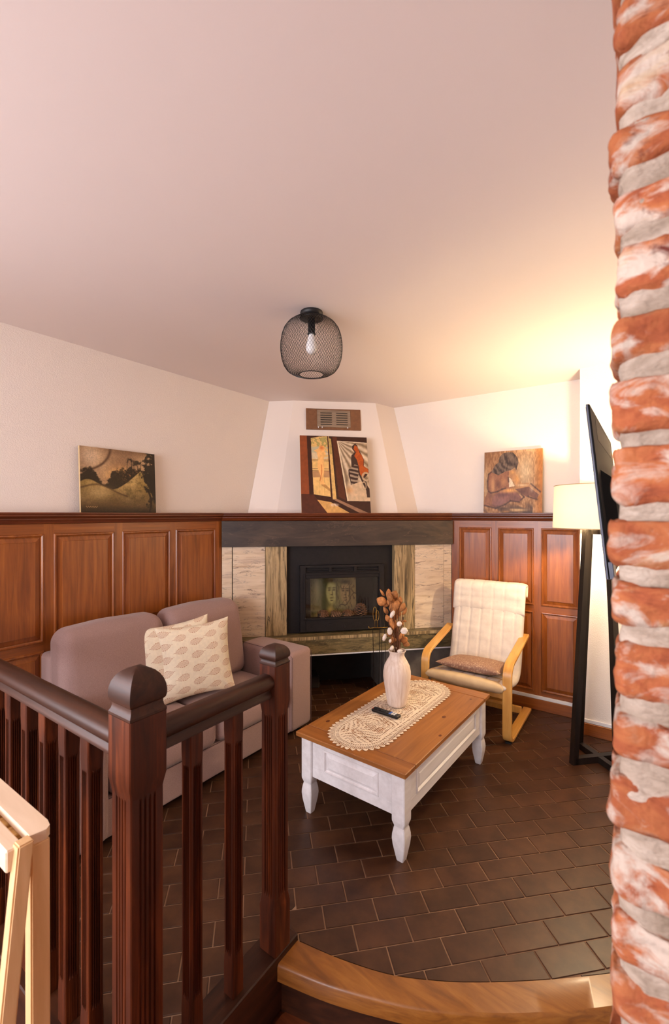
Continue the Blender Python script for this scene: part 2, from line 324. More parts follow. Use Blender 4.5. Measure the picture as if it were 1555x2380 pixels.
# ------------------------------------------------------------------ step edge, floors and tiles
outer = [(1.862, -1.80), (2.03, -1.765), (2.196, -1.713), (2.327, -1.646), (2.449, -1.568), (2.628, -1.433), (2.842, -1.25), (3.05, -1.05)]
inner = [(1.862, -1.910), (2.05, -1.862), (2.238, -1.792), (2.363, -1.733), (2.538, -1.628), (2.704, -1.504), (2.85, -1.378), (3.05, -1.18)]
def smooth2(p, n=6):
    out = []
    for i in range(len(p)-1):
        P = [Vector(p[max(i-1, 0)]), Vector(p[i]), Vector(p[i+1]), Vector(p[min(i+2, len(p)-1)])]
        for k in range(n):
            t = k/n; out.append(.5*((2*P[1])+(-P[0]+P[2])*t+(2*P[0]-5*P[1]+4*P[2]-P[3])*t*t+(-P[0]+3*P[1]-3*P[2]+P[3])*t**3))
    out.append(Vector(p[-1])); return out
OUT, INN = smooth2(outer), smooth2(inner)
bm = B(); rings = []
for a, b in zip(INN, OUT):
    d = (b-a).normalized(); e = .008
    pr = [(a, -.058), (a, -e), (a+d*e*.4, -e*.3), (a+d*e, .0015), (b, .0015), (b, -.058)]
    rings.append([(q.x, q.y, z) for q, z in pr])
loft(rings, bm)
st = obj('trim_1', bm, M['step'], kind='structure', auto=40)
bm = B(); rings = []
for a, b in zip(INN, OUT):
    d = (b-a).normalized(); c0 = a+d*.022; c1 = a+d*.05
    rings.append([(c0.x, c0.y, -.185), (c0.x, c0.y, -.056), (c1.x, c1.y, -.056), (c1.x, c1.y, -.185)])
loft(rings, bm); obj('riser', bm, M['dark_x'], st)
# living floor slab (grout bed) and its tiles
poly = [(0, .911), (0, -2.47), (1.85, -2.47), (1.85, -1.80)]+[(p.x, p.y) for p in OUT]+[(3.05, .911)]
fl = obj('floor', prism(poly, -.3+.115, -.0035), M['grout'], kind='structure')
slab2 = B(); box(slab2, -.0, 5.0, -6.0, -2.15, -.3, -.205); box(slab2, 1.5, 3.25, -2.2, -.9, -.3, -.205)
lf = obj('floor', slab2, M['lower_floor'], kind='structure')
for i in range(22):            # boards of the lower floor, laid parallel to the step
    x0 = 0.02+i*.148
    obj('floorboard', bx(x0, x0+.144, -5.9, -2.475, -.205, -.18, bev=.0015), M['lower_floor'], lf)
obj('floorboard', prism([(1.872, -2.47), (1.872, -1.90)]+[(p.x, p.y+.045) for p in INN[1:-8]]+[(2.9, -1.3), (2.9, -2.47)], -.205, -.18), M['lower_floor'], lf)
def clip(poly, px, py, nx, ny):       # keep side where (p-P).n >= 0
    out = []
    for i in range(len(poly)):
        a, b = poly[i], poly[(i+1) % len(poly)]; da = (a[0]-px)*nx+(a[1]-py)*ny; db = (b[0]-px)*nx+(b[1]-py)*ny
        if da >= 0: out.append(a)
        if (da > 0 > db) or (da < 0 < db):
            t = da/(da-db); out.append((a[0]+(b[0]-a[0])*t, a[1]+(b[1]-a[1])*t))
    return out
TL, TW, G = .2113, .1057, .0052
dx = dy = math.sqrt(.5); O = (2.218, -1.550)
bounds = [(0.0, 0, 1, 0), (0, -2.376, 0, 1), (3.05, 0, -1, 0), (0, .911, 0, -1)]
pieces = []
def tile_mesh(poly):
    bm = B(); c = .0018; cx = sum(p[0] for p in poly)/len(poly); cy = sum(p[1] for p in poly)/len(poly)
    r = math.sqrt(max((p[0]-cx)**2+(p[1]-cy)**2 for p in poly)); k = 1-c*1.6/max(r, .02)
    loft([[(x, y, -.0045) for x, y in poly], [(x, y, -.0012) for x, y in poly], [(cx+(x-cx)*k, cy+(y-cy)*k, 0) for x, y in poly]], bm)
    me = bpy.data.meshes.new('tile'); bm.to_mesh(me); bm.free(); me.materials.append(M['tile']); return me
FULL = tile_mesh([(-(TL-G)/2, -(TW-G)/2), ((TL-G)/2, -(TW-G)/2), ((TL-G)/2, (TW-G)/2), (-(TL-G)/2, (TW-G)/2)])
arc = [(OUT[i], OUT[i+1]) for i in range(len(OUT)-1)]
for i in range(-30, 30):
    for j in range(-40, 40):
        off = (TL/2 if j % 2 else 0)
        u0 = i*TL+off; v0 = j*TW       # corner O is a joint corner; u along (dx,dy), v along (-dy,dx)
        cu, cv = u0+TL/2, v0+TW/2
        cx, cy = O[0]+cu*dx-cv*dy, O[1]+cu*dy+cv*dx
        if not (-.2 < cx < 3.2 and -2.6 < cy < 1.1): continue
        hu, hv = (TL-G)/2, (TW-G)/2
        pl = [(cx+a*dx-b*dy, cy+a*dy+b*dx) for a, b in [(-hu, -hv), (hu, -hv), (hu, hv), (-hu, hv)]]
        full = list(pl)
        for px, py, nx, ny in bounds:
            pl = clip(pl, px, py, nx, ny) if pl else pl
        # the corner outside the balustrade and the arc
        if pl and 1.62 < cx < 1.98 and -1.94 < cy < -1.66 and max(p[0] for p in pl) > 1.756 and min(p[1] for p in pl) < -1.795:
            lft = clip(pl, 1.756, 0, -1, 0); pl = clip(clip(pl, 1.757, 0, 1, 0), 0, -1.795, 0, 1)
            if len(lft) >= 3: pieces.append((0, 1.7, cx, cy, lft, False))
        if pl and cx > 1.69 and cy <= -1.90: pl = clip(pl, 1.756, 0, -1, 0)
        if pl and cx > 1.80 and cy < -1.0:
            if cx < 1.95 and cy < -1.94: pl = clip(pl, 1.756, 0, -1, 0)
            else:
                for a, b in arc:
                    d = (b-a).normalized(); n = (-d.y, d.x)
                    if pl: pl = clip(pl, a.x+n[0]*.004, a.y+n[1]*.004, n[0], n[1])
        if len(pl) < 3: continue
        A = abs(sum(pl[k][0]*pl[(k+1) % len(pl)][1]-pl[(k+1) % len(pl)][0]*pl[k][1] for k in range(len(pl))))/2
        if A < 2e-4: continue
        v = Vector((cx, cy, 0))-CAM; D = -math.sin(YAW)*v.x+math.cos(YAW)*v.y; X = math.cos(YAW)*v.x+math.sin(YAW)*v.y
        vis = D > .5 and abs(X/D) < .80 and 1.6/D < 1.22 and X/D < .68
        hid = (cx < .86 and -2.2 < cy < -.5) or (cx < .9 and cx+(-cy) < .0)      # under the sofa / behind the stove
        pieces.append((0 if (vis and not hid) else 1, D*(1 if vis else 1), cx, cy, pl, len(pl) == 4 and all(abs(p[0]-q[0])+abs(p[1]-q[1]) < 1e-6 for p, q in zip(pl, full))))
pieces.sort(key=lambda p: (p[0], p[1]))
rest = B()
for n, (vv, D, cx, cy, pl, isfull) in enumerate(pieces):
    if n < 300:
        if isfull: o = link('tile', FULL, None, fl, loc=(cx, cy, 0), rot=(0, 0, PI/4))
        else: o = link('tile', tile_mesh([(x-cx, y-cy) for x, y in pl]), None, fl, loc=(cx, cy, 0))
    else: prism(pl, -.0045, 0, rest)
o = obj('tile_field', rest, M['tile'], fl); o['kind'] = 'stuff'

# ------------------------------------------------------------------ brick pier at the right edge
random.seed(3)
pp = [(3.42, -2.15), (2.913, -2.15)]+[(2.913, -2.15-.27*k/10) for k in range(1, 10)]+[(2.913+.022*(1-math.cos(a)), -2.449-.020*math.sin(a)) for a in np.linspace(0, PI/2, 6)]+[(2.935+.012*k, -2.469) for k in range(1, 12)]+[(3.42, -2.469)]
rings = []
for iz in range(int((CZ+.2)/.009)):
    z = min(CZ-.001, -.2+iz*.009); rg_ = []
    for x, y in pp:
        n_ = mnoise.noise(Vector((x*22, y*22, z*46)))*.0042+mnoise.noise(Vector((x*60, y*60, z*95)))*.002
        if 2.9 < x < 3.3 and y < -2.16: rg_.append((x-n_*(.9 if x < 2.93 else 0), y-n_*(1 if x > 2.92 else 0), z))
        else: rg_.append((x, y, z))
    rings.append(rg_)
pier = obj('brick_pier', loft(rings), M['mortar'], kind='structure', smooth=True)
ycuts = [128, 270, 420, 555, 706, 860, 1015, 1180, 1331, 1465, 1636, 1777, 1944, 2105, 2239, 2385]
zj = [1.6+(1195-y)/1038*.52 for y in ycuts]
while zj[0] < CZ-.03: zj.insert(0, zj[0]+.0755)
while zj[-1] > -.1: zj.append(zj[-1]-.0755)
def rough_brick(w_, d_, h_, seed):
    nx, ny, nz = max(3, int(w_/.011)), max(3, int(d_/.016)), 6
    bm = rbox(w_, d_, h_, .013, seg=max(8, int(w_/.012)))
    for v in bm.verts:
        p = v.co*28+Vector((seed*7.1, seed*3.3, 0)); q = v.co*75+Vector((seed*2.1, 0, seed))
        v.co += v.normal*(mnoise.noise(p)*.0055+mnoise.noise(q)*.0028-.0015) if v.normal.length else Vector()
    return bm
for k in range(len(zj)-1):
    zt, zb = zj[k], zj[k+1]; zm = (zt+zb)/2; h = (zt-zb)*random.uniform(.66, .84); jx = random.uniform(-.004, .004)
    segs = [(2.907, 3.02), (3.036, 3.235), (3.25, 3.43)] if k % 2 else [(2.907, 3.115), (3.13, 3.33), (3.34, 3.43)]
    for n, (a, b) in enumerate(segs):
        dp = (.21 if k % 2 else .10) if n == 0 else .1
        bm = rough_brick(b-a, dp, h, k*5+n); bmesh.ops.recalc_face_normals(bm, faces=bm.faces)
        bm.normal_update()
        o = obj('brick', bm, M['brick'], pier, smooth=True, loc=((a+b)/2+(jx if n == 0 else 0), -2.474+dp/2+random.uniform(-.002, .002), zm-.002), rot=(0, random.uniform(-.012, .012), 0))

# ------------------------------------------------------------------ panelled dado, ledge and baseboards
PL, PR = Vector((.045, -.610)), Vector((1.459, .865))
ZL = 1.61
LEDGE = [(-.045, 0), (.052, 0), (.052, -.008), (.046, -.014), (.046, -.022), (.034, -.030), (.024, -.036), (.024, -.042), (.014, -.052), (.010, -.064), (.0, -.068), (-.045, -.068)]
def seg_sweep(p0, p1, n, n0, n1, prof, z, bm=None):
    rings = []
    for p, nn in ((p0, n0), (p1, n1)):
        m = (n+nn)/(1+n.dot(nn)) if nn is not None else n
        rings.append([(p.x+m.x*o_, p.y+m.y*o_, z+h_) for o_, h_ in prof])
    return loft(rings, bm)
nL = Vector((1, 0)); dF = (PR-PL).normalized(); nF = Vector((dF.y, -dF.x)); nR = Vector((0, -1))
def raised_panel(parent, a0, a1, z0, z1, side):
    """moulding frame + bevelled raised field; side 'L' lies on x=.045 facing +x, 'R' on y=.865 facing -y"""
    def P(a, z, o):   # o = out of the face
        return (.045+o, a, z) if side == 'L' else (a, .865-o, z)
    def rect(i, o): return [P(a0+i, z0+i, o), P(a1-i, z0+i, o), P(a1-i, z1-i, o), P(a0+i, z1-i, o)]
    bm = loft([rect(.0165, -.006), rect(.0165, -.0045), rect(.044, .004), rect(.0455, .0075), rect(.05, .0075)], None, caps=False)
    vs = [bm.verts.new(p) for p in rect(.05, .0075)]; bm.faces.new(vs); bmesh.ops.remove_doubles(bm, verts=bm.verts, dist=1e-5)
    pn = obj('panel', bm, M['mah_z'], parent)
    bm = loft([rect(-.002, .0), rect(.002, .0065), rect(.008, .0075), rect(.012, .003), rect(.0165, .001), rect(.0165, -.006)], None, caps=False)
    obj('moulding', bm, M['mah_z'], parent)
def dado(name, side, cols, lo, hi, rows=((.150, .800), (.852, 1.482))):
    def bbx(a0, a1, z0, z1, t0=-.006, t1=0.0):
        return bx(.045+t0, .045+t1, a0, a1, z0, z1) if side == 'L' else bx(a0, a1, .865-t1, .865-t0, z0, z1)
    root = obj(name, bbx(lo, hi, .095, 1.545, -.045, -.006), M['mah_z'], kind='structure')
    edges = [lo]+[v for c_ in cols for v in c_]+[hi]
    for i in range(0, len(edges), 2): obj('stile', bbx(edges[i], edges[i+1], .095, 1.545), M['mah_z'], root)
    ax = 'mah_y' if side == 'L' else 'mah_x'
    for c0, c1 in cols:
        for z0, z1 in ((.095, rows[0][0]), (rows[0][1], rows[1][0]), (rows[1][1], 1.545)): obj('rail', bbx(c0, c1, z0, z1), M[ax], root)
        for z0, z1 in rows: raised_panel(root, c0, c1, z0, z1, side)
    return root
colsL = [(-2.76, -2.38), (-2.32, -1.938), (-1.881, -1.518), (-1.459, -1.096), (-1.045, -.677)]
dL = dado('trim_2', 'L', colsL, -2.85, -.610)
obj('ledge', seg_sweep(Vector((.045, -2.85)), PL, nL, None, nF, LEDGE, ZL), M['ledge_y'], dL, auto=30)
colsR = [(1.531, 1.814), (1.872, 2.155), (2.214, 2.492)]
dR = dado('trim_3', 'R', colsR, 1.459, 2.519)
obj('ledge', seg_sweep(PR, Vector((2.519, .865)), nR, nF, None, LEDGE, ZL), M['ledge_x'], dR, auto=30)
BB = [(0, 0), (.016, 0), (.016, -.075), (.016, -.09), (0, -.09)]
def baseboard(name, x0, x1, y0, y1, white):
    o = obj(name, bx(x0, x1, y0, y1, 0, .088, bev=.003), M['mah_x'], kind='structure')
    obj('white_strip', bx(white[0], white[1], white[2], white[3], .089, .115, bev=.002), M['base_white'], o)
baseboard('baseboard_back', 1.44, 2.519, .847, .866, (1.46, 2.519, .850, .864))
baseboard('baseboard_corner', 2.502, 3.05, .603, .621, (2.512, 3.05, .609, .621))
obj('baseboard_left', bx(.046, .064, -2.42, -.62, 0, .09, bev=.003), M['mah_y'], kind='structure')
obj('baseboard_right', bx(3.03, 3.049, -1.0, .60, 0, .09, bev=.003), M['mah_y'], kind='structure')

# ------------------------------------------------------------------ chimney hood above the ledge
top = [(0.001, 0.0), (0.211, 0.11), (0.787, 0.638), (0.842, 0.910)]
bot = [(0.001, -0.275), (0.238, -0.15), (1.047, 0.606), (1.108, 0.910)]
def ringz(p, z): return [(x, y, z) for x, y in p]+[(.001, .910, z)]
obj('chimney_hood', loft([ringz(bot, 1.6), ringz(top, CZ)]), M['plaster'], kind='structure')

# ------------------------------------------------------------------ fireplace (local x along the face, y into the wall)
FW = (PR-PL).length
fa = math.atan2(dF.y, dF.x)
fp = thing('fireplace', 'built-in corner fireplace with dark stone mantel, cream marble sides and a floating stone hearth slab', 'fireplace', (PL.x, PL.y, 0), fa)
def F3(x, y, z): # fireplace local -> world
    return (PL.x+dF.x*x-dF.y*y, PL.y+dF.y*x+dF.x*y, z)
def fprism(x0, x1, y0, y1, z0, z1, bev=0): return bx(x0, x1, y0, y1, z0, z1, bev=bev)
obj('mantel_beam', prism([(0.003, 0.02), (.003, -.028), (FW-.003, -.028), (FW-.003, .02), (FW-.003, .10), (.003, .10)], 1.327, 1.541), M['slate'], fp)
lp = [(o_, h_) for o_, h_ in LEDGE]
lg = B(); rings = []
t = math.tan(PI/8)
for xs, sg in ((0, 1), (FW, -1)):
    rings.append([(xs-sg*o_*t, -o_, ZL+h_) for o_, h_ in lp])
loft(rings, lg); obj('ledge', lg, M['ledge_x'], fp, auto=30)
# shelf board that closes the corner behind the ledge
obj('corner_shelf', prism([(0.0, .046), (FW, .046), (1.46, .60), (.62, .62)], ZL-.03, ZL-.0015), M['mah_x'], fp)
obj('side_strip', fprism(.003, .084, .0, .03, .572, 1.326, .002), M['marble'], fp)
obj('side_strip', fprism(1.965, FW-.003, .0, .03, .572, 1.326, .002), M['marble'], fp)
obj('side_panel', fprism(.090, .357, -.004, .03, .572, 1.326, .002), M['marble'], fp)
obj('side_panel', fprism(1.684, 1.962, -.004, .03, .572, 1.326, .002), M['marble'], fp)
obj('column', fprism(.360, .538, -.012, .10, .572, 1.326, .002), M['olive_v'], fp)
obj('column', fprism(1.490, 1.681, -.012, .10, .572, 1.326, .002), M['olive_v'], fp)
obj('hearth_slab', prism([(-.06, -.10), (FW+.06, -.10), (FW-.003, -.003), (FW-.003, .55), (.003, .55), (.003, -.003)], .424, .571), M['olive_h'], fp)
obj('slab_lip', prism([(-.062, -.106), (FW+.062, -.106), (FW+.06, -.095), (-.06, -.095)], .548, .574), M['olive_v'], fp)
obj('white_strip', prism([(-.05, -.098), (FW+.05, -.098), (FW+.04, -.088), (-.04, -.088)], .412, .4235), M['base_white'], fp)
obj('support_block', fprism(1.40, FW-.003, -.01, .45, 0.001, .423, .003), M['grey_stone'], fp)
obj('support_block', fprism(.003, .34, -.01, .45, 0.001, .423, .003), M['grey_stone'], fp)
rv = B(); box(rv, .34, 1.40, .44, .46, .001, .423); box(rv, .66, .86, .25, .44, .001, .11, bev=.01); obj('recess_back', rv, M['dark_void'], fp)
# black surround plate, recessed a little
sp = B()
box(sp, .540, 1.488, .045, .06, 1.155, 1.326); box(sp, .540, .652, .045, .06, .572, 1.155); box(sp, 1.402, 1.488, .045, .06, .572, 1.155)
obj('surround_plate', sp, M['black_metal'], fp)
ins = B()
box(ins, .60, .61, .06, .44, .60, 1.16); box(ins, 1.42, 1.43, .06, .44, .60, 1.16); box(ins, .60, 1.43, .43, .44, .60, 1.16); box(ins, .60, 1.43, .06, .44, 1.15, 1.16); box(ins, .60, 1.43, .06, .44, .640, .662)
ins = obj('firebox', ins, M['soot_cone_shade'], fp)
fr = B(); X0, X1, Z0, Z1 = .652, 1.402, .585, 1.158
box(fr, X0, X0+.05, -.0, .045, Z0, Z1, bev=.003); box(fr, X1-.05, X1, 0, .045, Z0, Z1, bev=.003); box(fr, X0+.05, X1-.05, 0.002, .043, Z0, .705, bev=.003); box(fr, X0+.05, X1-.05, 0.002, .043, 1.045, 1.10, bev=.003)
box(fr, X0, X1, -.004, .045, 1.140, Z1); box(fr, X0+.05, X1-.05, .03, .045, 1.10, 1.14)
obj('door_frame', fr, M['black_metal'], ins)
inn = B(); box(inn, X0+.045, X1-.045, -.006, .004, 1.076, 1.092, bev=.003); box(inn, X0+.03, X1-.03, -.008, .006, .690, .704, bev=.003); box(inn, X0+.03, X0+.044, -.006, .004, .70, 1.09); box(inn, X1-.044, X1-.03, -.006, .004, .70, 1.09)
obj('door_trim', inn, M['black_metal'], ins)
gl = B(); box(gl, X0+.05, X1-.05, .020, .024, .705, 1.045); obj('glass', gl, M['stove_glass'], ins)
vg = B()
for k in range(3):
    xa = X0+.055+k*.222; box(vg, xa, xa+.196, .001, .012, 1.103, 1.109); box(vg, xa, xa+.196, .004, .012, 1.118, 1.124); box(vg, xa+.197, xa+.220, -.002, .02, 1.10, 1.14)
obj('vent_grille', vg, M['black_metal'], ins)
hb = B(); lathe([(.0, -.004), (.12, -.004), (.12, .0), (.0, .0)], 24, hb)
for v in hb.verts: v.co = Vector((1.03+v.co.x*1.3, v.co.z-.001, .635+v.co.y*.26))
obj('latch_plate', hb, M['black_metal'], ins)
hn = B()
for s_ in (-1, 1):
    pts = [(1.03+s_*.009+.006*math.cos(a), -.009, .626+.010*math.sin(a)) for a in np.linspace(-2.6, 2.6, 9)] if s_ > 0 else [(1.021, -.009, .616), (1.021, -.009, .636)]
    tube(pts, .0018, 6, hn)
obj('air_control', hn, M['black'], ins)
# ------------------------------------------------------------------ flat pictures: colour sampled on a fine grid
def vnoise(u, v, f, seed):
    r = np.random.RandomState(seed).rand(64, 64); x = u*f; y = v*f; xi = np.floor(x).astype(int); yi = np.floor(y).astype(int); fx = x-xi; fy = y-yi
    fx = fx*fx*(3-2*fx); fy = fy*fy*(3-2*fy); g = lambda a, b: r[a % 64, b % 64]
    return (g(xi, yi)*(1-fx)+g(xi+1, yi)*fx)*(1-fy)+(g(xi, yi+1)*(1-fx)+g(xi+1, yi+1)*fx)*fy
def fbm(u, v, f, seed, o=4): return sum(vnoise(u, v, f*2**k, seed+k)*.5**k for k in range(o))/sum(.5**k for k in range(o))
def inpoly(u, v, P):
    c = np.zeros(u.shape, bool)
    for (x0, y0), (x1, y1) in zip(P, P[1:]+P[:1]):
        if y0 == y1: continue
        c ^= ((y0 > v) != (y1 > v)) & (u < (x1-x0)*(v-y0)/(y1-y0)+x0)
    return c
def mix(img, m, c, a=1.0):
    m = (m*a)[..., None] if m.dtype != bool else (m.astype(float)*a)[..., None]
    return img*(1-m)+np.array(c, float)*m
def soft(x, lo, hi): return np.clip((x-lo)/(hi-lo), 0, 1)
def picture(name, w_, h_, img_fn, parent, nx=200, m=None, front_y=0.0, z0=0.0):
    ny = int(nx*h_/w_); u, v = np.meshgrid(np.linspace(0, 1, nx), np.linspace(0, 1, ny)); img = np.clip(img_fn(u, v), 0, 255)/255.0
    lin = np.where(img <= .04045, img/12.92, ((img+.055)/1.055)**2.4)
    co = np.stack([(u-.5)*w_, np.full_like(u, front_y), v*h_+z0], -1).reshape(-1, 3)
    idx = np.arange(nx*ny).reshape(ny, nx); f = np.stack([idx[:-1, :-1], idx[:-1, 1:], idx[1:, 1:], idx[1:, :-1]], -1).reshape(-1, 4)
    me = bpy.data.meshes.new(name); me.from_pydata(co.tolist(), [], f.tolist())
    at = me.attributes.new('print', 'FLOAT_COLOR', 'POINT'); at.data.foreach_set('color', np.concatenate([lin.reshape(-1, 3), np.ones((nx*ny, 1))], 1).ravel())
    return link(name, me, m or M['paint'], parent)
def canvas(name, label, w_, h_, fn, base, rz, lean, th=.018, nx=200):
    """local: x right, -y towards viewer, z up; leans back by 'lean' radians"""
    o = thing(name, label, 'painting', base, rz); o.rotation_euler = (-lean, 0, rz)
    obj('stretched_canvas', bx(-w_/2, w_/2, 0.0006, th, 0, h_, bev=.001), M['canvas_edge'], o)
    picture('painted_surface', w_, h_, fn, o, nx); return o

def p_landscape(u, v):
    n1 = fbm(u, v, 5, 1); n2 = fbm(u, v, 22, 5); n3 = fbm(u*1.3, v, 60, 9, 2)
    img = np.ones(u.shape+(3,))*np.array([150, 116, 84]); img = mix(img, soft(n1, .3, .75), (196, 160, 118)); img = mix(img, np.exp(-((u-.5)**2/.03+(v-.58)**2/.02)), (216, 158, 88), .9)
    img = mix(img, np.exp(-((u-.12)**2/.02+(v-.86)**2/.03)), (214, 188, 156), .8)
    d = np.sqrt(((u+.02)/.40)**2+((v-1.03)/.40)**2); img = mix(img, np.exp(-((d-1)/.045)**2), (74, 50, 32), .8)
    img = mix(img, soft(v, .9, 1)*soft(u, .3, .8), (104, 72, 48), .7)
    # trees
    line = .60+.05*np.sin(u*17)+.18*np.exp(-((u-.66)/.10)**2)-.14*np.exp(-((u-.28)/.07)**2)+(n2-.5)*.22+.04*u
    img = mix(img, soft(line-v, -.02, .03), (44, 34, 20), .95)
    clump = np.exp(-((u-.70)/.13)**2-((v-.80)/.11)**2)+(n2-.5)*1.4; img = mix(img, soft(clump, .55, .8), (50, 38, 22), .9)
    img = mix(img, soft(np.exp(-((u-.52)/.05)**2-((v-.68)/.06)**2)+(n2-.5), .5, .75), (60, 46, 24), .8)
    gap = soft(n3*.6+n2*.4, .55, .68)*np.exp(-((u-.72)/.16)**2-((v-.60)/.09)**2); img = mix(img, gap, (208, 138, 78), .8)
    for x in (.60, .66, .69, .75, .79): img = mix(img, (np.abs(u-x-.004*np.sin(v*17+x*40)) < .004) & (v > .48) & (v < .85), (38, 28, 16), .9)
    # hills
    h1 = .38+.12*np.exp(-((u-.08)/.16)**2)+.02*np.sin(u*9)+.30*np.clip((u-.40)/.38, 0, 1)**1.2-.5*np.clip((u-.79)/.2, 0, 1)
    g = mix(np.ones(u.shape+(3,))*np.array([150, 122, 64]), soft(n1, .35, .7), (192, 160, 98)); g = mix(g, soft(.36-v, -.1, .35), (58, 40, 24), .85); g = mix(g, soft(n2, .5, .8)*soft(u, .3, .6), (84, 70, 34), .6)
    k = soft(h1-v, -.004, .01)[..., None]; img = img*(1-k)+g*k
    img = mix(img, np.exp(-((v-h1)/.012)**2), (38, 28, 16), .8)
    h2 = .33+.10*np.exp(-((u-.2)/.22)**2)-.25*np.clip(u-.3, 0, 1); img = mix(img, np.exp(-((v-h2)/.016)**2)*(u < .6), (70, 48, 24), .7)
    img = mix(img, np.exp(-((u-.22)/.16)**2-((v-.30)/.10)**2), (202, 172, 116), .6)
    tr = soft((u-.86)*6+(n2-.5)*1.6+.15-np.abs(v-.62)*.7, .0, .25); img = mix(img, tr*soft(v+(n2-.5)*.5, .10, .3), (36, 28, 18), .93)
    img = mix(img, (np.abs(u-.90-.03*np.sin(v*9)) < .016) & (v < .4), (40, 28, 16), .9)
    img = mix(img, soft(.12-v, 0, .12), (46, 34, 22), .7)
    sig = (np.abs(v-.085-.008*np.sin(u*230)) < .006) & (u > .06) & (u < .20); img = mix(img, sig, (184, 148, 96), .7)
    return img*(.88+.24*n3[..., None])
def conv(P, x0, y0, w_, h_): return [((x-x0)/w_, 1-(y-y0)/h_) for x, y in P]
def p_doorway(u, v):
    n1 = fbm(u, v, 6, 21); n2 = fbm(u, v, 30, 25, 3); C_ = lambda P: conv(P, 80, 75, 1380, 1580)
    img = np.ones(u.shape+(3,))*np.array([62, 34, 24]); img = mix(img, inpoly(u, v, C_([(60, 50), (220, 70), (240, 1285), (80, 1285)])), (140, 72, 38)); img = mix(img, inpoly(u, v, C_([(740, 80), (830, 80), (960, 1400), (820, 1330)])), (88, 46, 28))
    img = mix(img, inpoly(u, v, C_([(60, 1300), (330, 1290), (590, 1680), (60, 1680)])), (84, 44, 30))
    img = mix(img, inpoly(u, v, C_([(302, 128), (470, 90), (634, 82), (662, 1335), (326, 1285)])), (232, 190, 118))
    door = inpoly(u, v, C_([(304, 128), (630, 90), (640, 430), (304, 430)])); img = mix(img, door & (n2 > .45), (158, 148, 88), .85); img = mix(img, inpoly(u, v, C_([(304, 300), (640, 300), (645, 560), (304, 560)])) & (n2 > .42), (196, 190, 176), .6)
    img = mix(img, inpoly(u, v, C_([(320, 820), (655, 800), (658, 940), (322, 940)])), (176, 130, 92), .8)
    for y in (575, 600, 765, 805): img = mix(img, (np.abs(v-(1-(y-75)/1580)) < .0035) & (u > .17) & (u < .42), (118, 88, 68), .8)
    for x in (440, 545): img = mix(img, (np.abs(u-(x-80)/1380) < .0025) & (v < .45) & (v > .22), (190, 146, 84), .8)
    fig = C_([(480, 300), (560, 280), (590, 350), (570, 400), (600, 430), (545, 560), (560, 700), (540, 860), (530, 1000), (560, 1090), (500, 1110), (460, 1080), (470, 900), (410, 720), (440, 560), (410, 420), (350, 390), (430, 350)])
    img = mix(img, inpoly(u, v, fig), (240, 184, 112), .95); img = mix(img, np.exp(-((u-.315)/.03)**2-((v-.84)/.03)**2), (214, 108, 52), .8)
    img = mix(img, (np.abs(u-(.285+.02*np.sin(v*14))) < .006) & (v > .40) & (v < .62), (196, 104, 50), .8)
    img = mix(img, inpoly(u, v, C_([(470, 1090), (560, 1080), (660, 1180), (660, 1230)])), (178, 128, 74), .8)
    img = mix(img, inpoly(u, v, C_([(636, 80), (660, 80), (690, 1370), (665, 1350)])), (70, 36, 22)); img = mix(img, inpoly(u, v, C_([(658, 75), (672, 75), (718, 1385), (700, 1385)])), (214, 176, 116))
    img = mix(img, inpoly(u, v, C_([(672, 120), (712, 128), (775, 1370), (718, 1385)])), (222, 180, 108)); img = mix(img, inpoly(u, v, C_([(672, 120), (712, 128), (718, 450), (680, 460)])), (172, 150, 84), .8)
    img = mix(img, inpoly(u, v, C_([(390, 1395), (660, 1440), (1070, 1680), (600, 1680)])), (214, 164, 96)); img = mix(img, inpoly(u, v, C_([(705, 1385), (775, 1370), (1460, 1680), (1280, 1680)])), (150, 112, 86))
    img = mix(img, np.exp(-(((u-.47)/.06)**2+((v-.10)/.022)**2)**2) * soft(n2, .35, .55), (226, 202, 176), .95)
    sheet = C_([(835, 168), (1470, 195), (1500, 1420), (1000, 1415)]); sm = inpoly(u, v, sheet)
    ang = np.arctan2(v-.95, u-.54); fold = .5+.5*np.sin(ang*26+4*n1); base = np.ones(u.shape+(3,))*np.array([172, 148, 118]); base = mix(base, soft(fold, .35, .9), (212, 192, 164)); base = mix(base, soft(1-fold, .7, 1), (112, 92, 72), .7)
    base = mix(base, soft(.42-v, 0, .18), (208, 180, 146), .85); img = np.where(sm[..., None], base, img)
    img = mix(img, inpoly(u, v, C_([(832, 168), (858, 170), (1018, 1415), (992, 1415)])), (226, 206, 172)); img = mix(img, inpoly(u, v, C_([(832, 166), (1470, 190), (1470, 204), (832, 182)])), (224, 204, 174))
    dark = C_([(1180, 235), (1215, 215), (1255, 260), (1270, 330), (1330, 440), (1380, 560), (1370, 690), (1460, 750), (1470, 840), (1340, 960), (1400, 1010), (1420, 1100), (1500, 1220), (1500, 1340), (1400, 1340), (1380, 1180), (1310, 1020), (1250, 870), (1230, 960), (1210, 1050), (1080, 1090), (1070, 1000), (1040, 880), (1045, 770), (1110, 720), (1110, 560), (1120, 470), (1190, 400), (1140, 330), (1145, 270)])
    img = mix(img, inpoly(u, v, dark), (64, 44, 36)); org = C_([(1200, 250), (1250, 275), (1290, 400), (1340, 470), (1370, 560), (1360, 680), (1450, 750), (1460, 820), (1380, 860), (1330, 940), (1280, 860), (1260, 700), (1230, 560), (1180, 480), (1220, 400), (1170, 330)])
    img = mix(img, inpoly(u, v, org), (186, 88, 30)); img = mix(img, inpoly(u, v, org) & (n2 > .55), (150, 64, 24), .6)
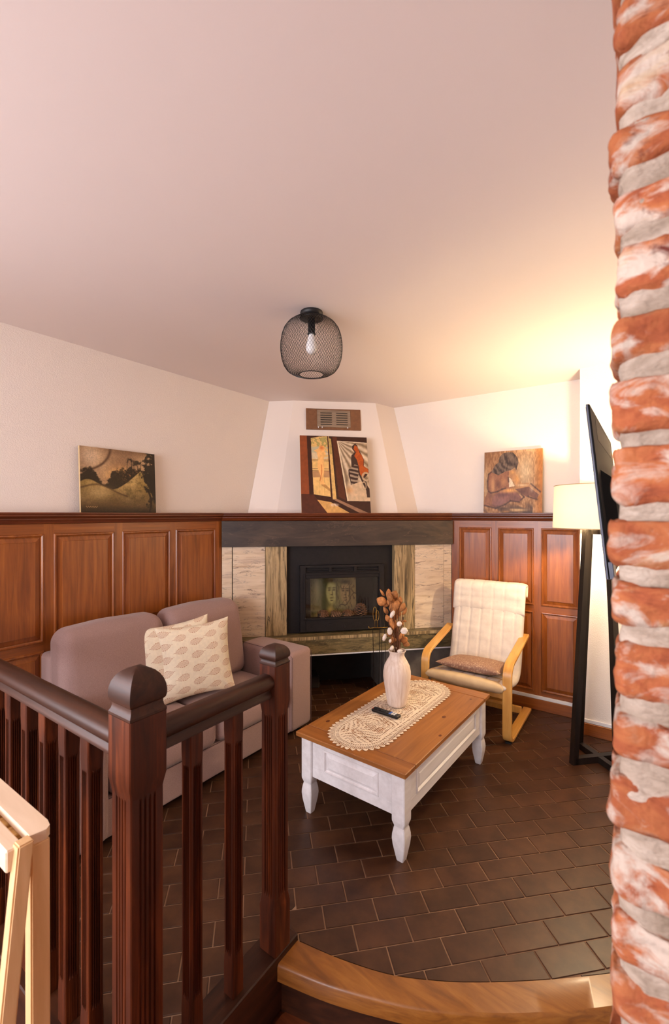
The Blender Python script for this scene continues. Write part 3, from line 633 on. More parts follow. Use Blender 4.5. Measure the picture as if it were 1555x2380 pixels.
    stripes = .5+.5*np.sin(v*120+u*16+4*n1); img = mix(img, inpoly(u, v, C_([(1060, 760), (1180, 660), (1240, 680), (1250, 860), (1300, 1020), (1210, 1080), (1090, 1080)])), (178, 156, 132), .9*soft(stripes, .3, .8))
    img = mix(img, inpoly(u, v, C_([(1080, 1090), (1300, 1010), (1390, 1200), (1390, 1415), (1010, 1415)])), (206, 178, 144)); img = mix(img, np.exp(-((u-.70)/.05)**2-((v-.29)/.04)**2), (206, 146, 92), .6)
    ring = np.abs(np.sqrt(((u-.955)/.05)**2+((v-.47)/.05)**2)-1) < .25; img = mix(img, ring | (np.abs(np.sqrt(((u-.92)/.03)**2+((v-.35)/.05)**2)-1) < .2), (190, 164, 132), .9)
    return img*(.9+.2*n2[..., None])
def p_seated(u, v):
    n1 = fbm(u, v, 5, 41); n2 = fbm(u*2.2, v*.8, 24, 45, 3); C_ = lambda P: conv(P, 130, 165, 1320, 1430)
    img = np.ones(u.shape+(3,))*np.array([150, 108, 72]); img = mix(img, soft(n2, .4, .7), (178, 138, 98)); img = mix(img, np.exp(-((u-.72)/.15)**2-((v-.66)/.3)**2), (206, 184, 148), .9); img = mix(img, soft(u, .86, .97), (174, 112, 52), .9)
    img = mix(img, soft(.34-u, 0, .34)*soft(v, .5, .9), (118, 80, 54), .8); img = mix(img, np.exp(-((u-.03)/.05)**2-((v-.5)/.25)**2), (186, 160, 124), .7)
    sk = (156, 108, 80); dk = (72, 50, 44)
    body = C_([(300, 610), (230, 680), (210, 900), (235, 1080), (160, 1250), (150, 1420), (420, 1480), (700, 1330), (960, 1340), (1000, 1240), (820, 1050), (740, 1000), (700, 780), (740, 640)])
    img = mix(img, inpoly(u, v, body), sk); img = mix(img, inpoly(u, v, body) & (n2 > .5), (120, 80, 62), .7)
    thigh = C_([(330, 1230), (620, 1040), (760, 1030), (930, 1160), (1010, 1280), (950, 1350), (700, 1340), (450, 1470), (330, 1420)]); img = mix(img, inpoly(u, v, thigh), (134, 92, 80))
    img = mix(img, np.exp(-((u-.44-.0)/.16)**2-((v-.355)/.035)**2), (214, 156, 92), .85); img = mix(img, np.exp(-((u-.30)/.1)**2-((v-.17)/.07)**2), (138, 100, 98), .8)
    arm = C_([(720, 640), (850, 610), (870, 720), (1000, 930), (1150, 920), (1410, 1150), (1400, 1200), (1300, 1290), (1180, 1220), (1130, 1160), (1100, 1240), (840, 1050), (880, 980), (790, 820), (720, 760)])
    img = mix(img, inpoly(u, v, arm), (176, 130, 88)); img = mix(img, inpoly(u, v, C_([(860, 1060), (1160, 1010), (1380, 1190), (1340, 1290), (1180, 1210), (1120, 1240)])), (110, 76, 66), .85)
    img = mix(img, inpoly(u, v, C_([(715, 790), (760, 810), (850, 985), (720, 1010)])), (224, 206, 178))
    hair = C_([(700, 195), (800, 215), (900, 330), (930, 450), (880, 640), (850, 560), (760, 620), (640, 640), (470, 720), (300, 640), (380, 490), (470, 420), (490, 300), (560, 220)])
    st_ = .5+.5*np.sin((u*1.0+v*1.0)*44+9*n1); hm = inpoly(u, v, hair); img = mix(img, hm, (84, 68, 58)); img = mix(img, hm*soft(st_*.5+n2*.6, .45, .8), (126, 108, 92), .7); img = mix(img, hm*soft(.62-n2, 0, .2)*soft(.5-st_, 0, .4), (48, 36, 32), .7)
    img = mix(img, np.exp(-((u-.17)/.03)**2-((v-.42)/.14)**2), (214, 166, 110), .55)
    for P in ([(235, 1080), (300, 1130), (460, 1100), (560, 1050), (640, 1030)], [(300, 640), (240, 690), (215, 850), (225, 1040)], [(150, 1420), (420, 1490), (640, 1400), (760, 1320), (960, 1350)], [(1210, 950), (1410, 1130)], [(1150, 1230), (1340, 1300)], [(700, 780), (710, 880)], [(990, 1310), (1060, 1240), (1000, 1170)]):
        Q = C_(P)
        for (x0, y0), (x1, y1) in zip(Q, Q[1:]):
            L_ = (x1-x0)**2+(y1-y0)**2; t_ = np.clip(((u-x0)*(x1-x0)+(v-y0)*(y1-y0))/L_, 0, 1); dd = np.sqrt((u-x0-t_*(x1-x0))**2+(v-y0-t_*(y1-y0))**2); img = mix(img, np.exp(-(dd/.013)**2), dk, .85)
    for (bx_, by_, sx_, sy_, cc_, aa_) in ((590, 880, 70, 90, (196, 140, 92), .6), (330, 900, 40, 150, (206, 156, 112), .5), (470, 930, 60, 90, (96, 62, 54), .6), (900, 830, 60, 110, (216, 160, 92), .7), (800, 670, 40, 40, (222, 168, 98), .7), (1030, 970, 130, 28, (222, 196, 156), .8), (1230, 1060, 40, 70, (206, 190, 170), .5), (600, 1180, 180, 40, (92, 62, 66), .6), (870, 1250, 90, 50, (96, 66, 62), .6), (1010, 1120, 90, 50, (84, 58, 54), .7), (300, 1200, 60, 60, (112, 78, 66), .6), (760, 1080, 90, 30, (230, 172, 96), .7)):
        X_, Y_ = (bx_-130)/1320, 1-(by_-165)/1430; img = mix(img, np.exp(-((u-X_)*1320/sx_)**2-((v-Y_)*1430/sy_)**2), cc_, aa_)
    img = mix(img, soft(.17-v, 0, .1)*soft(n1+.15*np.sin(u*18+v*40), .35, .6)*(u < .85), (66, 50, 44), .85); img = mix(img, np.exp(-((u-.62)/.14)**2-((v-.045)/.022)**2), (214, 180, 128), .9); img = mix(img, np.exp(-((u-.40)/.08)**2-((v-.02)/.02)**2), (170, 120, 70), .8)
    return img*(.86+.28*n2[..., None])
def p_faces(u, v):
    n1 = fbm(u, v, 6, 61); n2 = fbm(u*1.6, v*.7, 26, 65, 3)
    img = np.ones(u.shape+(3,))*np.array([128, 124, 78]); img = mix(img, soft(n2, .4, .7), (86, 88, 46)); img = mix(img, np.exp(-((u-.14)/.08)**2-((v-.7)/.3)**2), (170, 170, 132), .8); img = mix(img, np.exp(-((u-.3)/.09)**2), (52, 62, 34), .75); img = mix(img, soft(u, .55, .9), (142, 118, 80), .75)
    for cx, cy, sc, c in ((.46, .60, 1.0, (176, 176, 120)), (.76, .58, .92, (160, 138, 96))):
        X = (u-cx)/(.12*sc); Y = (v-cy)/(.27*sc); img = mix(img, soft(1.15-np.sqrt(X**2+Y**2), 0, .3), c, .9)
        g = lambda x, y, sx, sy: np.exp(-((X-x)/sx)**2-((Y-y)/sy)**2)
        img = mix(img, np.clip(g(-.42, .18, .25, .07)+g(.42, .18, .25, .07)+g(0, -.50, .34, .045)+g(-.42, .36, .3, .05)+g(.42, .36, .3, .05)+g(.14, -.08, .07, .28)+g(0, -.22, .2, .04)+g(0, 1.0, 1.0, .2)+g(.9, 0, .16, .7)+g(0, -.72, .25, .05), 0, 1), (50, 44, 26), .85)
    img = mix(img, soft(n2*np.abs(np.sin(u*40+n1*8)), .45, .6)*soft(u, .4, .7), (74, 58, 38), .7); img = mix(img, np.exp(-((u-.18)/.1)**2-((v-.09)/.06)**2)+np.exp(-((u-.42)/.06)**2-((v-.18)/.08)**2), (206, 176, 96), .8)
    br = np.abs(v-(.15+.9*(u-.55)+.06*np.sin(u*22))); img = mix(img, (br < .012) & (u > .5), (52, 38, 26), .8)
    return img*(.86+.28*n2[..., None])
canvas('painting', 'landscape painting of golden hills and dark trees leaning on the ledge above the sofa', .515, .418, p_landscape, (.062, -1.478, ZL+.001), PI/2, .05, nx=340)
canvas('painting', 'tall painting of an open doorway and a draped dark figure, below the ceiling vent', .612, .705, p_doorway, F3(.971, -.008, ZL+.001), fa, .215, nx=440)
canvas('painting', 'painting of a seated figure with long hair, on the ledge beside the lampshade', .47, .53, p_seated, (1.988, .842, ZL+.001), 0, .06, nx=360)
c_ = canvas('painting', 'small greenish painting of two faces behind the stove glass', .42, .385, p_faces, F3(.975, .15, .664), fa, .10, nx=260)

# wall vent on the hood front
hb0, hb1 = Vector((*bot[1], 1.6)), Vector((*bot[2], 1.6)); ht0, ht1 = Vector((*top[1], CZ)), Vector((*top[2], CZ))
def hood_pt(s_, z):
    k = (z-1.6)/(CZ-1.6); return (hb0.lerp(hb1, s_)).lerp(ht0.lerp(ht1, s_), k)
lean = math.atan2(((ht0+ht1)/2-(hb0+hb1)/2).to_2d().length, CZ-1.6)
vz = 2.385; hp = hood_pt(.475, vz); ha = math.atan2((hb1-hb0).y, (hb1-hb0).x)
vt = thing('wall_vent', 'brown board with a louvred metal vent grille mounted high on the white chimney hood', 'vent', hp); vt.rotation_euler = (-lean, 0, ha)
obj('backing_board', bx(-.258, .258, -.016, -.001, 0, .205, bev=.001), M['vent_board'], vt)
g_ = B(); box(g_, -.155, .16, -.021, -.0165, .022, .19, bev=.001); vp = obj('cover_plate', g_, M['grey_metal'], vt)
for col_ in (-.07, .078):
    for k in range(6):
        z = .044+k*.0225
        lou = B(); box(lou, col_-.053, col_+.053, -.0225, -.0212, z, z+.011); obj('slot', lou, M['black'], vp)
        lou = B(); loft([[(x, -.022, z+.012), (x, -.028, z+.006), (x, -.026, z+.004), (x, -.0215, z+.010)] for x in (col_-.055, col_+.055)], lou); obj('louvre', lou, M['grey_metal'], vp)
for x in (-.145, -.11, .13): obj('clip', bx(x-.004, x+.004, -.027, -.021, .012, .024), M['base_white'], vp)

# pinecones in the stove
def pinecone(label, loc, r, h, rot):
    bm = B(); lathe([(r*.15, 0), (r*.75, h*.12), (r*.8, h*.4), (r*.5, h*.8), (r*.08, h)], 12, bm)
    n = 70
    for k in range(n):
        t_ = (k+.5)/n; z = h*t_; rad = r*(math.sin(PI*(t_*.82+.16))**.7); a = k*2.39996; c, s = math.cos(a), math.sin(a); wv = r*.26; ln = r*.42
        base = Vector((c*rad*.7, s*rad*.7, z)); outv = Vector((c, s, .35)).normalized(); side = Vector((-s, c, 0)); up = Vector((0, 0, 1))
        p = [base-side*wv*.6, base+side*wv*.6, base+outv*ln+side*wv, base+outv*ln*1.25+up*.002, base+outv*ln-side*wv]
        lo = [bm.verts.new(q) for q in p]; hi = [bm.verts.new(q+up*r*.10) for q in p]
        bm.faces.new(lo[::-1]); bm.faces.new(hi)
        for i in range(5): bm.faces.new((lo[i], lo[(i+1) % 5], hi[(i+1) % 5], hi[i]))
    o = obj('pinecone', bm, M['cone'], loc=loc, rot=rot); o.data.materials.append(M['soot_cone_shade'])
    for f_ in o.data.polygons[:12*4+2]: f_.material_index = 1  # core painted dark as the shade between the scales
    tag(o, label, 'pinecone', 'pinecones lined up in the stove'); return o
pinecone('leftmost brown pinecone lying in the stove, before the bright corner of the painting', F3(.815, .055, .664+.045), .044, .09, (0, PI/2, fa+0.25))
pinecone('second brown pinecone from the left inside the stove, lying flat', F3(.925, .062, .664+.043), .042, .09, (0, PI/2, fa-0.15))
pinecone('third brown pinecone from the left inside the stove, beside the upright one', F3(1.035, .060, .664+.043), .042, .09, (0, PI/2, fa+0.10))
pinecone('rightmost pinecone in the stove, standing taller and paler than the others', F3(1.195, .07, .664), .052, .125, (0, .1, 0))

# ------------------------------------------------------------------ balustrade
bal = thing('balustrade', 'dark mahogany balustrade with fluted balusters around the raised sitting area', 'balustrade', (0, 0, 0))
def fluted(half, nf, gd, gw, round_=.003):       # square section with grooves, list of xy
    out = []
    for side in range(4):
        c, s = math.cos(side*PI/2), math.sin(side*PI/2); pts = [(half, -half+round_)]
        span = half*1.15; step = span/nf
        for k in range(nf):
            y = -span/2+step*(k+.5); pts += [(half, y-gw), (half-gd, y-gw*.45), (half-gd, y+gw*.45), (half, y+gw)]
        pts.append((half, half-round_)); out += [(x*c-y*s, x*s+y*c) for x, y in pts]
    return out
def square_like(prof, half, ): # same number of points, on plain square
    k = half/max(abs(p[0]) for p in prof); out = []
    for x, y in prof:
        a, b = x*k, y*k; m = max(abs(a), abs(b)); 
        out.append((a*half/m, b*half/m) if m else (a, b))
    return out
def post(name, parent, x, y, z0, zA, zB, z1, half, inset, nf):
    pf = fluted(half-inset, nf, .0048, .0036); sq = square_like(pf, half); sq2 = square_like(pf, half-inset)
    rings = [[(x+a, y+b, z) for a, b in r] for r, z in [(sq, z0), (sq, zA-.03), (sq2, zA), (sq2, zA+.006), (pf, zA+.02), (pf, zB-.02), (sq2, zB-.006), (sq2, zB), (sq, zB+.035), (sq, z1)]]
    return obj(name, loft(rings), M['dark_z'], parent, auto=32)
def cap_mesh(x, y, z, half, h):
    prof = [(half*.985, .0005), (half*.985, h*.06), (half*.90, h*.12), (half*.86, h*.20), (half*.86, h*.25), (half*.95, h*.29), (half*.99, h*.36), (half*1.0, h*.46), (half*.97, h*.58), (half*.89, h*.70), (half*.76, h*.81), (half*.58, h*.90), (half*.34, h*.965), (half*.04, h)]
    rings = []
    for r, zz in prof:
        ring = []
        for sx, sy in ((1, -1), (1, 1), (-1, 1), (-1, -1)):
            for k in range(4):
                # march along each side
                ax, ay = (sx, sy); bx_, by_ = {(1, -1): (1, 1), (1, 1): (-1, 1), (-1, 1): (-1, -1), (-1, -1): (1, -1)}[(sx, sy)]
                t_ = k/4; ring.append((x+r*(ax+(bx_-ax)*t_), y+r*(ay+(by_-ay)*t_), z+zz))
        rings.append(ring)
    return loft(rings)
ZB = .028
def newel(x, y, half, zblock, zt, capz, zsh, inset):
    p = post('newel_post', bal, x, y, -.17 if half > .045 else ZB, .04 if half > .045 else .22, zsh, zt, half, inset, 4)
    obj('cap', cap_mesh(x, y, zt, half, capz-zt), M['dark_x'], p, auto=26)
newel(1.828, -2.418, .053, 0, 1.075, 1.197, .875, .0068)
newel(1.822, -1.880, .040, 0, 1.058, 1.128, .885, .0052)
def rail_prof(): return [(-.026, 0), (.026, 0), (.026, .012), (.020, .018), (.018, .026), (.030, .034), (.037, .046), (.036, .060), (.028, .072), (.012, .079), (-.012, .079), (-.028, .072), (-.036, .060), (-.037, .046), (-.030, .034), (-.018, .026), (-.020, .018), (-.026, .012)]
def rail(p0, p1, z): 
    d = Vector((p1[0]-p0[0], p1[1]-p0[1])).normalized(); n = Vector((d.y, -d.x)); return loft([[(p[0]+n.x*a, p[1]+n.y*a, z+b) for a, b in rail_prof()] for p in (p0, p1)])
obj('handrail', rail((1.82, -2.378), (1.82, -1.916), .948), M['dark_y'], bal, auto=45)
obj('handrail', rail((1.770, -2.425), (.005, -2.425), .948), M['dark_x'], bal, auto=45)
obj('base_rail', bx(1.755, 1.862, -2.375, -1.795, -.178, ZB-.001, bev=.004), M['dark_y'], bal)
obj('base_rail', bx(.005, 1.868, -2.478, -2.376, -.178, ZB-.001, bev=.004), M['dark_x'], bal)
def baluster(x, y): post('baluster', bal, x, y, ZB, .155, .860, .949, .0235, .0012, 4)
for a in (-2.237, -2.074): baluster(1.818, a)
for k in range(11): baluster(1.600-.1425*k, -2.425)

# ------------------------------------------------------------------ sofa
sf = thing('sofa', 'two-seat mauve fabric sofa with wide square arms, behind the balustrade', 'sofa', (0, 0, 0))
sf.rotation_euler = (0, 0, math.radians(-1.2)); sf.location = (.010, .018, 0)
def blk(name, x0, x1, y0, y1, z0, z1, r, bulge=(0, 0, 0), m='sofa', parent=None, fn=None, seg=10, label=None):
    o = obj(name, rbox(x1-x0, y1-y0, z1-z0, r, seg, bulge, fn), M[m], parent or sf, smooth=True, loc=((x0+x1)/2, (y0+y1)/2, (z0+z1)/2))
    return o
a0, a1 = -2.20, -.455; AW = .235
blk('base', .335, .855, a0+.02, a1-.02, .045, .235, .015)
blk('back_frame', .075, .25, a0+AW-.01, a1-AW-.085, .15, .80, .03)
for y0, y1 in ((a0, a0+AW), (a1-AW, a1)):
    ar = blk('arm', .075 if y0 == a0 else .352, .875, y0, y1, .045, .612, .035, (.0, .004, .006))
mid = (a0+a1)/2
for y0, y1 in ((a0+AW+.004, mid-.002), (mid+.002, a1-AW-.004)):
    cu = blk('seat_cushion', .25, .880, y0, y1, .238, .405, .045, (.012, .0, .022))
def backshape(p):
    k = (p.z/.28); p.x += -.045*k+.0; 
    p.y *= 1-.035*max(0, k)**2; p.z += .018*(1-(p.y/.32)**2)*max(0, k)+.006*mnoise.noise(p*6); return p
for y0, y1 in ((a0+AW-.012, mid-.001), (mid+.001, a1-AW+.01)):
    bc = blk('back_cushion', .185, .395, y0, y1, .40, .942, .075, (.035, 0, .0), fn=backshape)
    hy, hz = (y1-y0)/2-.050, .271-.050; rp_ = bezier_round([Vector((.088, -hy, -hz)), Vector((.088, -hy, hz)), Vector((.088, hy, hz)), Vector((.088, hy, -hz))], [0, .05, .05, 0], 6)
    rp_ = [backshape(Vector((.088+.0065, p.y, p.z))) for a_, b_ in zip(rp_, rp_[1:]) for p in (a_, a_.lerp(b_, .33), a_.lerp(b_, .66))]
    sm_ = obj('seam', tube(rp_, .0022, 6), M['seam'], bc)
# seams: piping lines on the right arm front and the base
def seam(pts, parent=sf): obj('seam', tube(pts, .0016, 6), M['seam'], parent)
seam([(.874, a1-AW+.012, .06), (.876, a1-AW+.012, .58), (.84, a1-AW+.012, .606), (.20, a1-AW+.012, .611)])
seam([(.874, a1-.012, .06), (.876, a1-.012, .58), (.84, a1-.012, .606)])
seam([(.856, a0+AW, .236), (.857, a1-AW, .236)])
for x, y in ((.80, a0+.08), (.80, a1-.08), (.42, a0+.08), (.42, a1-.08)): obj('foot', lathe([(.018, 0), (.024, .046)], 12, center=(x, y)), M['black'], sf, smooth=True)

# throw pillows with block-printed leaves
def leafprint(u, v, size=.44, ph=(0, 0)):
    x = u*size+ph[0]; y = v*size+ph[1]; cw, chh = .098, .082
    base = np.ones(u.shape+(3,))*np.array([238, 226, 200]); n = fbm(u, v, 40, 3, 2); out = base*(.97+.06*n[..., None]); ink = np.zeros(u.shape)
    ci0 = np.floor(x/cw).astype(int)
    for dc in (-1, 0, 1):
        ci = ci0+dc; yo = np.where(ci % 2 == 0, 0, chh/2)+(ci % 3)*.004; cj0 = np.floor((y-yo)/chh).astype(int)
        for dj in (-1, 0, 1):
            cj = cj0+dj; cx = (ci+.5)*cw; cy = (cj+.5)*chh+yo; fl_ = np.where(ci % 2 == 0, 1.0, -1.0)
            X = (x-cx)*fl_; Y = (y-cy); ca, sa = math.cos(.22), math.sin(.22); X, Y = X*ca+Y*sa*fl_, -X*sa*fl_+Y*ca
            hl, hh = .040, .0200; t_ = X/hl; r = np.abs(Y)/(hh*np.sqrt(np.clip(1-((t_+.15)/1.15 if False else t_)**2, .001, 1))*np.where(t_ > 0, 1-.45*t_, 1)+1e-6)
            inside = (np.abs(t_) < 1)
            ang = np.arctan2(Y/hh, t_); dots = (np.sin(ang*17) > -.45)
            edge = inside & (r > .80) & (r < 1.08) & dots
            inner = inside & (r < .68) & ((np.sin(X*1150)*np.sin(Y*1150)) > .12)
            tip = (X > hl*.9) & (X < hl*1.32) & (np.abs(Y-.0012) < .0011)
            ink = np.maximum(ink, np.where(edge | tip, .66, np.where(inner, .42, np.where(inside & (r < .95), .10, 0))))
    return mix(out, ink, (166, 104, 74))
def pillow(label, loc, rotm, ph, size=.45, T=.075, nx=200):
    root = thing('throw_pillow', label, 'pillow', loc, group='leaf print pillows on the sofa'); root.rotation_euler = rotm
    for sgn in (1, -1):
        n = nx if sgn > 0 else 60
        u, v = np.meshgrid(np.linspace(0, 1, n), np.linspace(0, 1, n)); x = u*2-1; y = v*2-1
        img = np.clip(leafprint(u, v, size, ph), 0, 255)/255; lin = np.where(img <= .04045, img/12.92, ((img+.055)/1.055)**2.4)
        X = x*(1-.10*(1-y**2)*np.abs(x)**3)*size/2; Z = y*(1-.10*(1-x**2)*np.abs(y)**3)*size/2
        th = T*(np.clip(1-np.abs(x)**2.6, 0, 1)*np.clip(1-np.abs(y)**2.6, 0, 1))**.5
        wr = .004*np.sin((x*1.2+y)*16)*soft(x, .2, .9)*soft(-y, .3, .9)*soft(1-np.abs(x), 0, .1)*soft(1-np.abs(y), 0, .1)
        Y = -sgn*(th+wr); co = np.stack([X, Y, Z], -1).reshape(-1, 3)
        idx = np.arange(n*n).reshape(n, n); f = np.stack([idx[:-1, :-1], idx[:-1, 1:], idx[1:, 1:], idx[1:, :-1]], -1).reshape(-1, 4)
        if sgn < 0: f = f[:, ::-1]
        me = bpy.data.meshes.new('cover'); me.from_pydata(co.tolist(), [], f.tolist())
        at = me.attributes.new('print', 'FLOAT_COLOR', 'POINT'); at.data.foreach_set('color', np.concatenate([lin.reshape(-1, 3), np.ones((n*n, 1))], 1).ravel())
        link('cover_front' if sgn > 0 else 'cover_back', me, M['print_fabric'], root, smooth=True)
    return root
pillow('front leaf print cream throw pillow leaning on the other, nearer the sofa arm', (.530, -1.235, .657), (-.22, -.045, math.radians(66)), (.01, .02), size=.475, nx=300)
pillow('rear leaf print cream throw pillow, mostly hidden behind the front one', (.450, -1.318, .676), (-.24, -.085, math.radians(69)), (.04, .0), T=.06, size=.465, nx=300)

# ------------------------------------------------------------------ coffee table
tb = thing('coffee_table', 'white painted coffee table with a stained pine top in the middle of the room', 'table', (1.742, -.70, 0), math.radians(-2.2))
HW, HL, ZT = .330, .566, .437
for nm, y0, y1, m in (('end_board', -HL, -HL+.098, 'pine_end'), ('top_board', -HL+.1015, HL-.1015, 'pine'), ('end_board', HL-.098, HL, 'pine_end')):
    obj(nm, bx(-HW, HW, y0, y1, ZT-.024, ZT, bev=.003), M[m], tb)
kb = B()
for x, y, r in ((.255, .05, .010), (.335-.02, -.155, .007), (-.268, -.35, .012), (-.23, .25, .008), (.20, .40, .006)):
    pass
for (wx, wy, r) in ((1.975, -.632, .011), (2.040, -.850, .008), (1.463, -1.060, .010), (1.50, -.45, .011), (2.02, -.30, .007)):
    q = Matrix.Rotation(math.radians(2.2), 3, 'Z') @ Vector((wx-1.742, wy+.70, 0)); 
    k_ = obj('knot', lathe([(r, ZT-.002), (r*.96, ZT+.0003)], 16, center=(0, 0)), M['knot'], tb); k_.location = (q.x, q.y, 0); k_.scale = (1, 1.5, 1)
def leg(x, y):
    prof = [(.004, 0), (.0165, .0), (.0185, .004), (.031, .075), (.034, .105), (.033, .125), (.0285, .150), (.026, .160), (.027, .166), (.0335, .185), (.034, .195), (.034, ZT-.025)]
    rings = []
    for r, z in prof:
        c = min(.004, r*.3); rings.append([(x+a, y+b, z) for a, b in [(r, -r+c), (r, r-c), (r-c, r), (-r+c, r), (-r, r-c), (-r, -r+c), (-r+c, -r), (r-c, -r)]])
    return obj('leg', loft(rings), M['white'], tb, auto=25)
LX, LY = HW-.052, HL-.058
for x in (-LX, LX):
    for y in (-LY, LY): leg(x, y)
def apron(axis, sgn):
    w2 = (LX if axis == 'x' else LY)-.034; off = (LY if axis == 'x' else LX)+.020
    def P(a, z, o):
        d = sgn*(off+o); return (a, d, z) if axis == 'x' else (d, a, z)
    zs0, zs1 = .205, ZT-.025; bm = B()
    def slab(a0_, a1_, z0, z1, o0, o1):
        q0, q1 = P(a0_, z0, o0), P(a1_, z1, o1); lo = [min(q0[i], q1[i]) for i in range(3)]; hi = [max(q0[i], q1[i]) for i in range(3)]; box(bm, lo[0], hi[0], lo[1], hi[1], lo[2], hi[2], bev=.0012)
    slab(-w2, w2, zs0, zs1, -.020, -.006)
    sw = .078
    slab(-w2, w2, zs0, zs0+.052, -.006, 0); slab(-w2, w2, zs1-.040, zs1, -.006, 0); slab(-w2, -w2+sw, zs0+.0525, zs1-.0405, -.006, 0); slab(w2-sw, w2, zs0+.0525, zs1-.0405, -.006, 0)
    ap = obj('apron', bm, M['white'], tb)
    a_, b_ = -w2+sw, w2-sw; z0, z1 = zs0+.0525, zs1-.0405
    def rect(i, o): return [P(a_+i, z0+i, o), P(b_-i, z0+i, o), P(b_-i, z1-i, o), P(a_+i, z1-i, o)]
    bm = loft([rect(-.001, 0), rect(.001, .004), rect(.007, .005), rect(.011, -.004), rect(.012, -.0055), rect(.028, .001), rect(.030, .002)], caps=False)
    bm.faces.new([bm.verts.new(p) for p in rect(.030, .002)]); bmesh.ops.remove_doubles(bm, verts=bm.verts, dist=1e-5)
    obj('raised_panel', bm, M['white'], ap)
apron('x', -1); apron('x', 1); apron('y', -1); apron('y', 1)

# lace runner with real holes
def lace():
    Wd, Ln = .365, 1.10; nx, ny = 170, 540; u, v = np.meshgrid(np.linspace(-1, 1, nx), np.linspace(-1, 1, ny)); x = u*(Wd/2+.012); y = v*(Ln/2+.012)
    hw, hl = Wd/2, Ln/2
    rad = .16; yy = np.maximum(np.abs(y)-(hl-.20), 0)/.20; d = np.sqrt((x/hw)**2+yy**2)          # 1 at the border
    s_ = np.where(np.abs(y) < hl-.20, y*1.0, np.sign(y)*((hl-.20)+.20*np.arctan2(yy, np.abs(x)/hw)))
    per = s_*2*PI/.036+np.where(x > 0, 0, 1.2)
    ins_ = d < 1.0-.115*(1-np.abs(np.sin(per/2))**.6)
    hole = np.zeros(x.shape, bool); n = fbm(x+2, y+2, 28, 77, 3)
    band = (d > .78) & (d < .92); hole |= band & (np.sin(per*3+d*24) > .30) & (np.sin(d*150) > -.75)
    hole |= (d > .66) & (d < .755) & (np.sin(per*2.0) > .3) & (np.sin(d*110) > -.3)
    fx = np.sin(x*2*PI/.0105); fy = np.sin(y*2*PI/.0085); mesh_ = (fx > -.1) & (fy > -.5)
    flower = .5+.5*np.sin(np.sqrt((x*1.1)**2+((np.mod(y+.13, .26)-.13))**2)*230+2.5*np.sin(5*np.arctan2(x, (np.mod(y+.13, .26)-.13))))
    hole |= (d < .63) & mesh_ & (flower*.45+n*.8 > .58)
    keep = ins_ & ~hole
    k = keep[:-1, :-1] & keep[1:, 1:]; idx = np.arange(nx*ny).reshape(ny, nx); f = np.stack([idx[:-1, :-1], idx[:-1, 1:], idx[1:, 1:], idx[1:, :-1]], -1)[k]
    z = .0022+.0012*np.sin(per)*soft(d, .8, 1)+.0006*n
    over = y+.022+0*y; edge = -HL+.0; z = z+0
    yw = y+(-.716+.70)-.028 if False else y-.0
    co = np.stack([x, y, z], -1).reshape(-1, 3); used = np.unique(f); mp = -np.ones(nx*ny, int); mp[used] = np.arange(len(used))
    me = bpy.data.meshes.new('lace_runner'); me.from_pydata(co[used].tolist(), [], mp[f].tolist()); return me
lr = link('lace_runner', lace(), M['lace'], None, loc=(1.703, -.705, ZT), rot=(0, 0, math.radians(-2.2)))
sm = lr.modifiers.new('thick', 'SOLIDIFY'); sm.thickness = .0008
tag(lr, 'cream scalloped lace runner lying lengthwise on the coffee table', 'table runner')

# ------------------------------------------------------------------ vase, dried flowers, remote
VX, VY, VZ = 1.683, -.648, ZT+.0035
vs_ = lathe([(.0, .0), (.050, 0), (.056, .004), (.060, .02), (.069, .07), (.078, .13), (.0835, .175), (.083, .205), (.076, .24), (.062, .268), (.050, .287), (.0445, .300), (.0445, .312), (.050, .324), (.054, .330), (.0525, .333), (.047, .329), (.040, .310), (.040, .295), (.07, .235), (.076, .19), (.06, .05), (.0, .02)], 48, caps=False)
tag(obj('vase', vs_, M['vase'], None, smooth=True, loc=(VX, VY, VZ)), 'tall whitewashed ceramic vase standing on the lace runner', 'vase')
bq = thing('dried_bouquet', 'dried brown leaves and white blossoms standing in the ceramic vase', 'dried flowers', (VX, VY, VZ))
random.seed(5)
rt = Vector((math.cos(YAW), math.sin(YAW), 0)); fw = Vector((-math.sin(YAW), math.cos(YAW), 0))
K = 2.72/1038     # metres per photo pixel at the vase
def vp(px, py, dd=0): return rt*((px-922)*K)+Vector((0, 0, (1515-py)*K+.33))+fw*dd
def stem(p, dd):
    a = Vector((random.uniform(-.012, .012), random.uniform(-.012, .012), .10)); m_ = a.lerp(p, .5)+rt*random.uniform(-.01, .01)
    q = [a, Vector((a.x*1.2, a.y*1.2, .29)), Vector((p.x*.35, p.y*.35, .36)) if p.z > .42 else a.lerp(p, .8), p]
    obj('stem', tube(bezier_round(q, .02, 3), .0016, 5), M['stem'], bq)
def leafobj(c, ln, wd, dirv, up):
    d = dirv.normalized(); s = d.cross(up).normalized(); nrm = s.cross(d); bm = B(); rows = []
    for i in range(7):
        t_ = i/6; wv = wd*math.sin(PI*min(1, t_*.92+.05))**.8; cen = c+d*(ln*(t_-.5))+nrm*(.22*ln*(t_-.5)**2*4)
        rows.append([bm.verts.new(cen+s*wv*k+nrm*(.18*wd*k*k)) for k in (-1, -.5, 0, .5, 1)])
    for a, b in zip(rows, rows[1:]):
        for i in range(4): bm.faces.new((a[i], a[i+1], b[i+1], b[i]))
    o = obj('leaf', bm, M['leaf'], bq, smooth=True); so = o.modifiers.new('t', 'SOLIDIFY'); so.thickness = .0012
